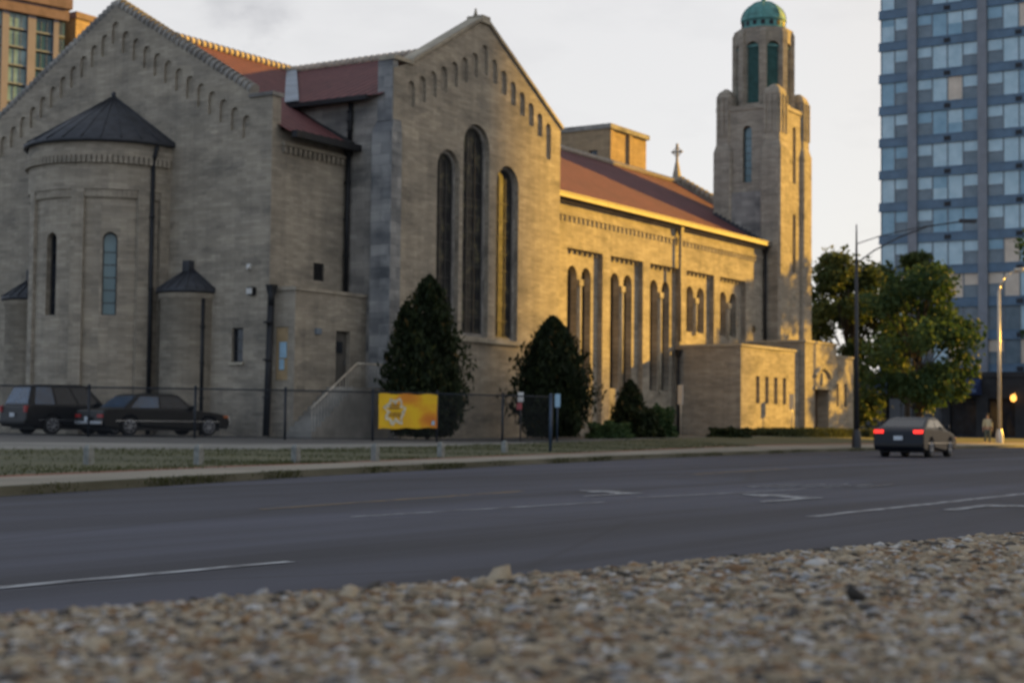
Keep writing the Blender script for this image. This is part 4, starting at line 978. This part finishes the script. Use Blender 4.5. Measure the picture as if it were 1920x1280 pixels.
# ------------------------------------------------------------------ cars
def car(name, label, x, y, z, yaw, paint, kind='sedan', L=4.9, W=1.82, H=1.45, lit=False, glassm='car_glass', group=None):
    t = thing(name, label, 'car', (x, y, z), yaw, group=group)
    wr = .33; xf, xr = L * .5 - .92, -L * .5 + 1.08; h = L / 2
    def archpts(cx): return [(cx + (wr + .07) * math.cos(a), wr + (wr + .05) * math.sin(a)) for a in [PI * k / 8 for k in range(9)]][::-1]
    belt = .92 if kind == 'sedan' else 1.02
    if kind == 'sedan': top = [(h - .04, .62), (h - .14, .74), (h - .5, .82), (L * .5 - 1.35, .92), (-L * .5 + 1.15, .96), (-h + .22, .93), (-h + .03, .86)]
    elif kind == 'modern': top = [(h - .03, .62), (h - .2, .78), (h - .6, .88), (L * .5 - 1.2, .98), (-L * .5 + .85, 1.06), (-h + .22, 1.05), (-h + .02, .92)]
    else: top = [(h - .04, .72), (h - .1, .92), (h - .4, 1.0), (L * .5 - 1.2, 1.04), (-h + .3, 1.06), (-h + .03, 1.0)]
    bot = [(-h, .5), (-h + .08, .28)] + [(xr - wr - .1, .22)] + archpts(xr)[0:] + [(xf - wr - .1, .2)] + archpts(xf) + [(h - .1, .25), (h, .45)]
    outl = bot + top           # goes rear -> front along the bottom, then back along the top
    b = MB()
    ins = lambda z: .0
    Pl = lambda p, s: (p[0], s * (W / 2 - ins(p[1])), p[1])
    for tr in tess(outl, []):
        b.face([Pl(p, -1) for p in tr], smooth=False); b.face([Pl(p, 1) for p in reversed(tr)])
    n = len(outl)
    for i in range(n):
        p, q = outl[i], outl[(i + 1) % n]; b.face([Pl(p, 1), Pl(q, 1), Pl(q, -1), Pl(p, -1)])
    b.build('body', M[paint], t, shift=False, bevel=.05)
    if kind == 'sedan': gh = [(L * .5 - 1.45, .9), (L * .5 - 2.1, H - .06), (L * .5 - 2.4, H), (-L * .5 + 1.75, H - .01), (-L * .5 + 1.5, H - .07), (-L * .5 + .85, .94)]
    elif kind == 'modern': gh = [(L * .5 - 1.25, .97), (L * .5 - 2.05, H - .05), (L * .5 - 2.5, H), (-L * .5 + 1.6, H - .04), (-L * .5 + 1.2, H - .1), (-L * .5 + .4, 1.05)]
    else: gh = [(L * .5 - 1.3, 1.02), (L * .5 - 1.95, H - .07), (L * .5 - 2.3, H), (-L * .5 + .6, H - .02), (-L * .5 + .38, H - .1), (-L * .5 + .12, 1.03)]
    tap = lambda z: W / 2 - .06 - (z - belt) * .34
    g_ = MB(); gl = MB()
    for tr in tess(gh[::-1] if False else [gh[i] for i in (5, 0, 1, 2, 3, 4)], []):
        g_.face([(p[0], -tap(p[1]), p[1]) for p in tr]); g_.face([(p[0], tap(p[1]), p[1]) for p in reversed(tr)])
    for i in range(5):
        p, q = gh[i], gh[i + 1]; g_.face([(p[0], tap(p[1]), p[1]), (q[0], tap(q[1]), q[1]), (q[0], -tap(q[1]), q[1]), (p[0], -tap(p[1]), p[1])])
    g_.build('cabin', M[paint], t, shift=False, bevel=.03)
    # glazing: windscreen, rear window, side panes set 6 mm proud
    def pane(name, pts, m): w = MB(); w.face(pts); return w.build(name, M[m], t, shift=False)
    def strip(p, q, e=.1, off=.008):
        p = Vector((p[0], 0, p[1])); q = Vector((q[0], 0, q[1])); dd = q - p; a, c = p + dd * e, q - dd * e * .6; nn = Vector((dd.z, 0, -dd.x)).normalized() * off
        if nn.z < 0: nn = -nn
        a, c = a + nn, c + nn; return [(a.x, -tap(a.z) + .08, a.z), (a.x, tap(a.z) - .08, a.z), (c.x, tap(c.z) - .08, c.z), (c.x, -tap(c.z) + .08, c.z)]
    pane('windscreen', strip(gh[0], gh[1]), 'car_glass'); pane('rear_window', strip(gh[5], gh[4]), glassm)
    zb_, zt = belt + .06, H - .12
    def xs(z, i, j): p, q = gh[i], gh[j]; return p[0] + (q[0] - p[0]) * (z - p[1]) / (q[1] - p[1])
    x0b, x0t, x1b, x1t = xs(zb_, 0, 1) - .16, xs(zt, 0, 1) - .1, xs(zb_, 5, 4) + .2, xs(zt, 5, 4) + .12
    nsp = 3 if kind == 'suv' else 2
    for s in (-1, 1):
        for k in range(nsp):
            a, c = k / nsp + .015, (k + 1) / nsp - .025
            lb_ = lambda f: x1b + (x0b - x1b) * f; lt = lambda f: x1t + (x0t - x1t) * f
            pane('side_window', [(lb_(a), s * (tap(zb_) + .008), zb_), (lb_(c), s * (tap(zb_) + .008), zb_), (lt(c), s * (tap(zt) + .008), zt), (lt(a), s * (tap(zt) + .008), zt)], glassm if k == 0 else 'car_glass')
    for cx in (xr, xf):
        for s in (-1, 1):
            w = MB(); w.tube((cx, s * (W / 2 - .22), wr), (cx, s * (W / 2 - .005), wr), wr, n=20); wo = w.build('wheel', M['tyre'], t, shift=False)
            r_ = MB(); r_.tube((cx, s * (W / 2 - .02), wr), (cx, s * (W / 2 + .004), wr), wr * .3, n=12)
            for k in range(7):
                a = 2 * PI * k / 7; r_.tube((cx + .05 * math.cos(a), s * (W / 2 + .0), wr + .05 * math.sin(a)), (cx + wr * .66 * math.cos(a), s * (W / 2 - .003), wr + wr * .66 * math.sin(a)), .03, n=5)
            for k in range(20):
                a, c = 2 * PI * k / 20, 2 * PI * (k + 1) / 20; rr = wr * .68; r_.tube((cx + rr * math.cos(a), s * (W / 2), wr + rr * math.sin(a)), (cx + rr * math.cos(c), s * (W / 2), wr + rr * math.sin(c)), .018, n=5)
            ro_ = r_.build('rim', M['alloy'], wo, shift=False)
    bk = MB(); bk.box(-h + .4, h - .4, -W / 2 + .12, W / 2 - .12, .18, .5); bk.build('underbody', M['black'], t, shift=False)
    for s in (-1, 1):
        tl = MB(); zc = .62 if kind == 'sedan' else .86
        if kind == 'suv': tl.box(-h - .015, -h + .1, s * (W / 2 - .1) - .09, s * (W / 2 - .1) + .09, .78, 1.02)
        else: tl.box(-h - .015, -h + .12, min(s * .55, s * (W / 2 - .03)), max(s * .55, s * (W / 2 - .03)), zc, zc + .12)
        tl.build('taillight', M['taillight_on' if lit else 'taillight'], t, shift=False)
        hl_ = MB(); hl_.box(h - .08, h + .008, min(s * .5, s * (W / 2 - .06)), max(s * .5, s * (W / 2 - .06)), .58, .72); hl_.build('headlight', M['lamp_lens'], t, shift=False)
        sm_ = MB(); sm_.box(h - .3, h - .1, s * (W / 2 - .0) - .015, s * (W / 2 - .0) + .015, .66, .74); sm_.build('side_marker', M['amber'], t, shift=False)
        mr = MB(); mr.box(L * .5 - 1.75, L * .5 - 1.6, min(s * (W / 2 - .02), s * (W / 2 + .16)), max(s * (W / 2 - .02), s * (W / 2 + .16)), belt + .02, belt + .16); mr.build('mirror', M[paint], t, shift=False, bevel=.02)
        md = MB(); md.box(-h + .5, h - .5, s * W / 2 - .012, s * W / 2 + .012, .5, .535); md.build('side_trim', M['chrome'], t, shift=False)
    for s in (-1, 1):
        bm_ = MB(); bm_.box(min(s * (h - .02), s * (h + .07)), max(s * (h - .02), s * (h + .07)), -W / 2 + .05, W / 2 - .05, .38, .5); bm_.build('bumper', M['chrome' if kind == 'sedan' else 'black'], t, shift=False, bevel=.02)
    pl = MB(); pl.box(-h - .09, -h - .07, -.16, .16, .5, .65) if kind == 'sedan' else pl.box(-h - .03, -h - .005, -.16, .16, .62, .77); pl.build('number_plate', M['plate'], t, shift=False)
    if lit: hb = MB(); hb.box(-L * .5 + .62, -L * .5 + .7, -.25, .25, 1.07, 1.1); hb.build('brake_light', M['taillight_on'], t, shift=False)
    return t
car('parked_car', 'black sedan parked behind the fence with its nose pointing right, below the round turret', 43.3, 42.8, .5, R(-13), 'car_black', 'sedan', 5.3, 1.9, 1.5, glassm='car_glass_blue', group='cars parked by the church')
car('parked_car', 'dark blue high-roofed car at the left edge, red tail light showing', 42.55, 46.4, .5, R(-11), 'car_green', 'suv', 4.6, 1.88, 1.82, glassm='car_glass_blue', group='cars parked by the church')
car('moving_car', 'dark grey saloon on the far lane with red tail lights glowing, passing the mast', 59.3, 19.9, 0, R(3), 'car_blue', 'modern', 4.6, 1.82, 1.46, lit=True)

# ------------------------------------------------------------------ apartment tower
apt = thing('apartment_tower', 'tall blue glass apartment tower with grey columns at the right', 'building', (143.7, 40, .3))
AXF = 143.7; Y0, Y1 = 29.6, 51.45
m_ = MB(); m_.box(AXF + .35, AXF + 22, Y0, Y1 - .1, .3, 52); m_.build('core', M['apt_span'], apt)
cols = [48.43, 42.08, 35.73, 30.0]
for c in cols: m_ = MB(); m_.box(AXF - .35, AXF + .4, c - .4, c + .4, .3, 52.5); m_.build('column', M['apt_col'], apt)
rr_ = random.Random(3)
segs = [(48.83, 51.4, 2), (42.48, 48.03, 4), (36.13, 41.68, 4), (30.4, 35.33, 4)]
for k in range(-4, 12):
    zc = 38.9 - 2.95 * k
    for (a, b, npn) in segs:
        s_ = MB(); e1 = .35 if b > 50 else 0
        s_.box(AXF - .12, AXF + .5, a, b + e1 * .6, zc - .42, zc + .36); s_.box(AXF - .18, AXF - .12, a, b + e1 * .7, zc - .46, zc - .38); s_.box(AXF - .16, AXF - .12, a, b, zc + .3, zc + .37)
        so = s_.build('spandrel', M['apt_span'], apt)
        if npn == 4:
            v = MB(); c = (a + b) / 2; v.box(AXF - .2, AXF - .12, c - .28, c + .28, zc - .28, zc + .12)
            for q in range(4): v.box(AXF - .23, AXF - .2, c - .26, c + .26, zc - .24 + q * .09, zc - .2 + q * .09)
            v.build('air_vent', M['apt_dark'], so)
        if k == 11: continue
        zt, zb0 = zc - .46, zc - 2.95 + .37
        w = MB(); pw = (b - a) / npn
        base = rr_.choice([0, 0, 0, 0, 1])
        warm = k >= 8 and b < 49
        for i in range(npn):
            y0, y1 = a + pw * i + .05, a + pw * (i + 1) - .05
            gi = rr_.choice([base] * 6 + [0, 1, 2 if rr_.random() < .5 else base]) if not warm else rr_.choice([2, 2, 0, 3])
            end = (i == 0 or i == npn - 1) if npn == 4 else i == 0
            if end:
                zm = zb0 + (zt - zb0) * rr_.uniform(.45, .55)
                w.face([(AXF, y1, zb0), (AXF, y0, zb0), (AXF, y0, zm - .04), (AXF, y1, zm - .04)], mi=4); w.face([(AXF, y1, zm + .04), (AXF, y0, zm + .04), (AXF, y0, zt), (AXF, y1, zt)], mi=1 + gi)
                w.box(AXF - .04, AXF + .03, y0, y1, zm - .04, zm + .04)
            else:
                zs = zt
                if rr_.random() < .07:
                    zs = zb0 + (zt - zb0) * rr_.uniform(.3, .7); w.face([(AXF, y1, zs), (AXF, y0, zs), (AXF, y0, zt), (AXF, y1, zt)], mi=1 + (1 if gi == 0 else 0))
                w.face([(AXF, y1, zb0), (AXF, y0, zb0), (AXF, y0, zs), (AXF, y1, zs)], mi=1 + gi)
        for i in range(npn + 1): y = a + pw * i; w.box(AXF - .05, AXF + .05, y - .05, y + .05, zb0, zt)
        w.build('window', [M['apt_frame'], M['apt_g1'], M['apt_g2'], M['apt_g3'], M['apt_g4']], apt)
# shop podium with navy awning
sh = thing('shopfront', 'dark ground floor shops with navy awning at the foot of the glass tower', 'shop', (139, 42, .3))
m_ = MB(); wall(m_, 'x', 139.3, rect(28, 52.5, .2, 5.9), [(rect(a, a + 2.3, .5, 3.7), .4, False) for a in (29, 32, 35, 38.2, 41.5, 44.3, 47.1, 49.8)], .5, back=False); m_.box(139.9, 143.2, 28, 52.5, 5.6, 5.88); m_.box(139.2, 139.3, 28, 52.5, 5.5, 5.95); m_.build('wall', M['shop_dark'], sh)
for a in (29, 32, 35, 38.2, 41.5, 44.3, 47.1, 49.8):
    m_ = MB(); m_.face([(139.7, a + 2.3, .5), (139.7, a, .5), (139.7, a, 3.7), (139.7, a + 2.3, 3.7)]); m_.box(139.6, 139.68, a + 1.1, a + 1.2, .5, 3.7); m_.build('shop_window', M['glass'], sh)
aw = MB(); aw.face([(138.0, 50.1, 4.0), (138.0, 41.0, 4.0), (138.0, 41.0, 4.75), (138.0, 50.1, 4.75)]); aw.face([(138.0, 50.1, 4.75), (138.0, 41.0, 4.75), (139.2, 41.0, 5.4), (139.2, 50.1, 5.4)])
aw.face([(138, 41, 4), (139.2, 41, 4), (139.2, 41, 5.4), (138, 41, 4.75)]); aw.face([(139.2, 50.1, 4), (138, 50.1, 4), (138, 50.1, 4.75), (139.2, 50.1, 5.4)]); awo = aw.build('awning', M['awning'], sh)
r5 = random.Random(9)
for a, b in ((47.8, 49.9), (45.0, 46.2), (44.0, 44.8), (41.15, 42.35)):   # clusters of pale strokes, too blurred to be read
    y = b - .1; lt = MB(); lt.box(137.975, 137.99, a, b, 4.32, 4.36)
    while y > a:
        w_ = r5.uniform(.05, .09); z0 = 4.2; z1 = r5.choice([4.55, 4.62, 4.5]); lt.box(137.97, 137.99, y - w_, y, z0, z1)
        if r5.random() < .6: zz = r5.choice([z0, z1 - .07, 4.36]); lt.box(137.97, 137.99, y - w_ - .12, y - w_, zz, zz + .07)
        y -= r5.uniform(.17, .26)
    lt.build('lettering', M['awning_text'], awo)
m_ = MB(); m_.tube((138.9, 38.2, 3.9), (139.3, 38.2, 4.1), .04, n=6); m_.ball((138.8, 38.2, 3.72), .26, 10, sz=1.2); wo = m_.build('wall_lamp', M['orange_lamp'], sh)
# far-left high-rise
hr = thing('office_tower', 'distant tan high-rise with green glass strips behind the left gable', 'building', (190, 218, 0), R(-15)); hr.scale = (.74, 1, 1)
m_ = MB(); m_.box(170, 198, 218.6, 240, 0, 73.2); m_.build('wall', M['apt_dark'], hr)
m_ = MB(); m_.box(169.5, 198.3, 217.3, 219.5, 70.0, 72.0); m_.box(169, 198.8, 216.8, 219.9, 72.0, 73.8); m_.build('cornice', M['brick_orange'], hr)
for a, b in ((182.2, 183.9), (188.5, 190.5), (194.9, 196.2), (176, 177.8)): m_ = MB(); m_.box(a, b, 217.9, 218.5, 0, 70.0); m_.build('pier', M['brick_pale'], hr)
for a, b, g_ in ((183.9, 188.5, 'green_glass'), (190.5, 194.9, 'teal_glass'), (196.2, 197.9, 'teal_glass'), (177.8, 182.2, 'green_glass')):
    for z in np.arange(36, 70, 3.15):
        m_ = MB(); m_.face([(a, 218.3, z), (b, 218.3, z), (b, 218.3, min(69.9, z + 2.5)), (a, 218.3, min(69.9, z + 2.5))]); m_.box(a, b, 218.1, 218.35, z - .3, z, 1)
        for q in range(1, 3): xx = a + (b - a) * q / 3; m_.box(xx - .05, xx + .05, 218.2, 218.3, z, z + 2.5, 1)
        m_.build('window', [M[g_], M['apt_frame']], hr)
h2 = thing('tan_block', 'pale orange brick block adjoining the distant high-rise, behind the gable peak', 'building', (203, 217, 0))
m_ = MB(); m_.box(198.9, 215, 217.5, 240, 0, 71.5); m_.build('wall', M['brick_tan'], h2); m_ = MB(); m_.box(198.7, 215.2, 217.2, 240, 71.5, 72.6); m_.build('parapet', M['brick_orange'], h2)
# tan block behind the nave roof
pb_ = thing('brick_building', 'tan brick block rising behind the nave roof ridge', 'building', (131.3, 73, 0))
m_ = MB(); wall(m_, 'x', 131.3, rect(73, 95, 0, 28.4), [(rect(74.2 + i * 1.35, 75.1 + i * 1.35, 25.2, 26.5), .25, False) for i in range(6)], .4, back=False, sides=False)
wall(m_, 'y', 73.0, rect(131.3, 138.7, 0, 28.4), [], .4, back=False, sides=False); m_.box(134.9, 135.5, 72.75, 73.0, 0, 28.3); m_.box(131.34, 131.9, 72.8, 72.99, 0, 28.3); m_.box(138.3, 138.69, 73.05, 95, 0, 28.3); m_.build('wall', M['brick_tan'], pb_)
for i in range(6): m_ = MB(); y = 74.2 + i * 1.35; m_.face([(131.55, y + .9, 25.2), (131.55, y, 25.2), (131.55, y, 26.5), (131.55, y + .9, 26.5)]); m_.build('window', M['glass'], pb_)
m_ = MB(); m_.box(131.15, 138.85, 72.7, 73.4, 28.4, 28.85); m_.box(131.15, 131.8, 73.4, 95.0, 28.4, 28.85); m_.box(138.3, 139, 73.4, 95, 28.4, 28.85); m_.box(131.8, 138.3, 73.4, 95, 28.3, 28.5); m_.build('parapet', M['stone_grey'], pb_)
# unseen blocks added beyond the right edge to shade the road and the church
S = Vector((.86, -.51)); Np = Vector((.51, .86))
def cs(c, s): q = Np * c + S * s; return (q.x, q.y)
base_s = 175
def slab(name, label, c0, c1, s0, s1, h):
    m_ = MB(); q = [cs(c0, s0), cs(c0, s1), cs(c1, s1), cs(c1, s0)]
    ar = sum(q[i][0] * q[(i + 1) % 4][1] - q[(i + 1) % 4][0] * q[i][1] for i in range(4))
    if ar < 0: q = q[::-1]
    m_.prism(q, 0, h)
    t = thing(name, label, 'building', (*cs((c0 + c1) / 2, s0), 0)); m_.build('wall', M['apt_col'], t)
    for k in range(0, int(h / 3.1), 2):
        z = 1.2 + 3.1 * k; w = MB(); a, b = cs(c0 + .8, s0 - .05), cs(c1 - .8, s0 - .05); w.face([(*a, z), (*b, z), (*b, z + 1.4), (*a, z + 1.4)]); w.build('window', M['glass'], t)
slab('shade_slab', 'tall unseen slab block added for its shade, beyond the right edge of the view', SLAB_C0, SLAB_C, 300, 316, SLAB_H)
slab('shade_step', 'lower unseen block added for its shade, beyond the right edge of the view', SLAB_C + .1, 68.0, 301, 314, LOW_H)
slab('shade_step', 'lowest unseen block added for its shade, beyond the right edge of the view', 68.1, 73.0, 301, 314, LOW_H - 3)

# ------------------------------------------------------------------ pedestrian by the street lamp
pt = thing('person', 'person in pale shirt and grey trousers standing left of the pale street lamp', 'person', (98.3, 28.6, .2), R(200))
def skinmesh(name, V, E, Rr, mat, parent):
    me = bpy.data.meshes.new(name); me.from_pydata(V, E, []); me.update(); o = bpy.data.objects.new(name, me); COL.objects.link(o); o.parent = parent
    md = o.modifiers.new('skin', 'SKIN'); md.use_smooth_shade = True; o.modifiers.new('sub', 'SUBSURF').levels = 1
    for i, r in enumerate(Rr): me.skin_vertices[0].data[i].radius = (r, r) if not isinstance(r, tuple) else r
    me.skin_vertices[0].data[0].use_root = True; me.materials.append(mat); return o
Vb = [(0, 0, .95), (0, 0, 1.15), (0, 0, 1.4), (0, 0, 1.5), (.01, 0, 1.57), (.02, 0, 1.66), (.01, 0, 1.76)]
Eb = [(i, i + 1) for i in range(6)]; Rb = [(.11, .15), (.1, .13), (.11, .16), .055, .06, .085, .06]
for s in (-1, 1):
    i = len(Vb); Vb += [(0, s * .18, 1.42), (-.02, s * .23, 1.15), (.04, s * .24, .9), (.06, s * .24, .8)]; Eb += [(2, i), (i, i + 1), (i + 1, i + 2), (i + 2, i + 3)]; Rb += [.055, .045, .035, .03]
    for f in range(4): j = len(Vb); Vb += [(.03 + .02 * f, s * .25, .76), (.04 + .02 * f, s * .24, .715 - .006 * (f % 3))]; Eb += [(i + 3, j), (j, j + 1)]; Rb += [.01, .008]
    j = len(Vb); Vb += [(.1, s * .22, .79), (.115, s * .21, .75)]; Eb += [(i + 3, j), (j, j + 1)]; Rb += [.011, .009]
    i = len(Vb); Vb += [(0, s * .1, .88), (.03, s * .12, .5), (-.01, s * .13, .1), (.13, s * .15, .04)]; Eb += [(0, i), (i, i + 1), (i + 1, i + 2), (i + 2, i + 3)]; Rb += [.085, .06, .045, .04]
body = skinmesh('body', Vb, Eb, Rb, M['skin'], pt)
Vs = [(0, 0, .93), (0, 0, 1.15), (0, 0, 1.38), (0, 0, 1.47)]; Es = [(0, 1), (1, 2), (2, 3)]; Rs = [(.14, .18), (.125, .16), (.135, .19), .075]
for s in (-1, 1): i = len(Vs); Vs += [(0, s * .19, 1.41), (-.02, s * .235, 1.15), (.03, s * .245, .98)]; Es += [(2, i), (i, i + 1), (i + 1, i + 2)]; Rs += [.075, .06, .055]
skinmesh('shirt', Vs, Es, Rs, M['shirt'], pt)
Vt = [(0, 0, .95)]; Et = []; Rt = [(.13, .17)]
for s in (-1, 1): i = len(Vt); Vt += [(0, s * .1, .84), (.03, s * .12, .5), (-.01, s * .13, .1)]; Et += [(0, i), (i, i + 1), (i + 1, i + 2)]; Rt += [.105, .08, .07]
skinmesh('trousers', Vt, Et, Rt, M['trousers'], pt)
hm = MB(); hm.ball((-.01, 0, 1.72), .098, 12); hm.build('hair', M['hair'], pt, shift=False)

# ------------------------------------------------------------------ camera, sun, sky
f_ = 3075; th = R(32.4); pit = math.atan(157 / f_); ro = .0105
Fv = Vector((math.cos(th) * math.cos(pit), math.sin(th) * math.cos(pit), math.sin(pit)))
R0 = Vector((math.sin(th), -math.cos(th), 0)); U0 = R0.cross(Fv)
Rv = R0 * math.cos(ro) + U0 * math.sin(ro); Uv = Rv.cross(Fv)
cam = bpy.data.cameras.new('camera'); co_ = bpy.data.objects.new('camera', cam); COL.objects.link(co_)
mw = Matrix((Rv, Uv, -Fv)).transposed().to_4x4(); mw.translation = (0, 0, 1.0); co_.matrix_world = mw
cam.sensor_width = 36; cam.lens = 36 * f_ / 1920; cam.clip_end = 5000; cam.clip_start = .05
cam.dof.use_dof = True; cam.dof.focus_distance = FOCUS; cam.dof.aperture_fstop = FSTOP
scn.camera = co_
el = R(SUN_EL); sd = Vector((.86 * math.cos(el), -.51 * math.cos(el), math.sin(el))).normalized()
sl = bpy.data.lights.new('sun', 'SUN'); sl.energy = SUN_E; sl.angle = R(.7); sl.color = SUN_COL
so = bpy.data.objects.new('sun', sl); COL.objects.link(so); so.rotation_euler = (-sd).to_track_quat('-Z', 'Y').to_euler(); so.location = (60, -40, 60)
w = bpy.data.worlds.new('World'); scn.world = w; w.use_nodes = True; nt = w.node_tree; nt.nodes.clear()
out = N(nt, 'ShaderNodeOutputWorld'); bg = N(nt, 'ShaderNodeBackground'); sky = N(nt, 'ShaderNodeTexSky', sky_type='NISHITA')
sky.sun_disc = False; sky.sun_elevation = el; sky.sun_rotation = math.atan2(sd.x, sd.y); sky.dust_density = 2.0; sky.air_density = 1.0
# thin high cloud over the clear-sky model
tc = N(nt, 'ShaderNodeTexCoord'); sep = N(nt, 'ShaderNodeSeparateXYZ'); nt.links.new(tc.outputs['Generated'], sep.inputs[0])
hz = N(nt, 'ShaderNodeMapRange'); hz.inputs[1].default_value = 0; hz.inputs[2].default_value = .75; hz.inputs[3].default_value = 1; hz.inputs[4].default_value = 0
nt.links.new(sep.outputs[2], hz.inputs[0])
cl = ramp(nt, VEIL, hz.outputs[0])
nz = noise(nt, mapping(nt, tc.outputs['Generated'], (3, 3, 9)), 2.2, 6, .6)
cl2 = mixc(nt, 1.0, cl, ramp(nt, [(.34, (.94, .94, .945)), (.5, (1, 1, 1))], nz.outputs['Fac']), 'MULTIPLY')
nz2 = noise(nt, mapping(nt, tc.outputs['Generated'], (16, 16, 30)), 1.0, 5, .6)
for cd, rad_, amt in (((.7245, .6445, .2445), .028, .55), ((.713, .6585, .2425), .02, .3), ((.73, .642, .235), .018, .3)):     # small grey cloud scraps
    ds = N(nt, 'ShaderNodeVectorMath', operation='DISTANCE'); ds.inputs[1].default_value = cd; nt.links.new(mapping(nt, tc.outputs['Generated'], (1, 1, 1)), ds.inputs[0])
    ad = N(nt, 'ShaderNodeMath', operation='MULTIPLY_ADD'); ad.inputs[1].default_value = -.075; nt.links.new(nz2.outputs['Fac'], ad.inputs[0]); a3 = N(nt, 'ShaderNodeMath', operation='ADD'); a3.inputs[1].default_value = .0375; nt.links.new(ds.outputs['Value'], a3.inputs[0]); nt.links.new(a3.outputs[0], ad.inputs[2])
    cl2 = mixc(nt, amt, cl2, ramp(nt, [(0, (.62, .62, .64)), (rad_, (1, 1, 1))], ad.outputs[0]), 'MULTIPLY')
dt = N(nt, 'ShaderNodeVectorMath', operation='DOT_PRODUCT'); dt.inputs[1].default_value = sd; nt.links.new(tc.outputs['Generated'], dt.inputs[0])
dm_ = N(nt, 'ShaderNodeMapRange'); dm_.inputs[1].default_value = -1; dm_.inputs[2].default_value = 1; nt.links.new(dt.outputs['Value'], dm_.inputs[0])
cl2 = mixc(nt, 1.0, cl2, ramp(nt, AZ, dm_.outputs[0]), 'MULTIPLY')
mx = mixc(nt, SKYMIX, sky.outputs[0], cl2); nt.links.new(mx, bg.inputs['Color']); bg.inputs['Strength'].default_value = SKY_S
nt.links.new(bg.outputs[0], out.inputs[0])
scn.view_settings.view_transform = 'Standard'; scn.view_settings.look = 'None'; scn.view_settings.exposure = EXPO; scn.view_settings.gamma = 1
scn.render.engine = 'CYCLES'
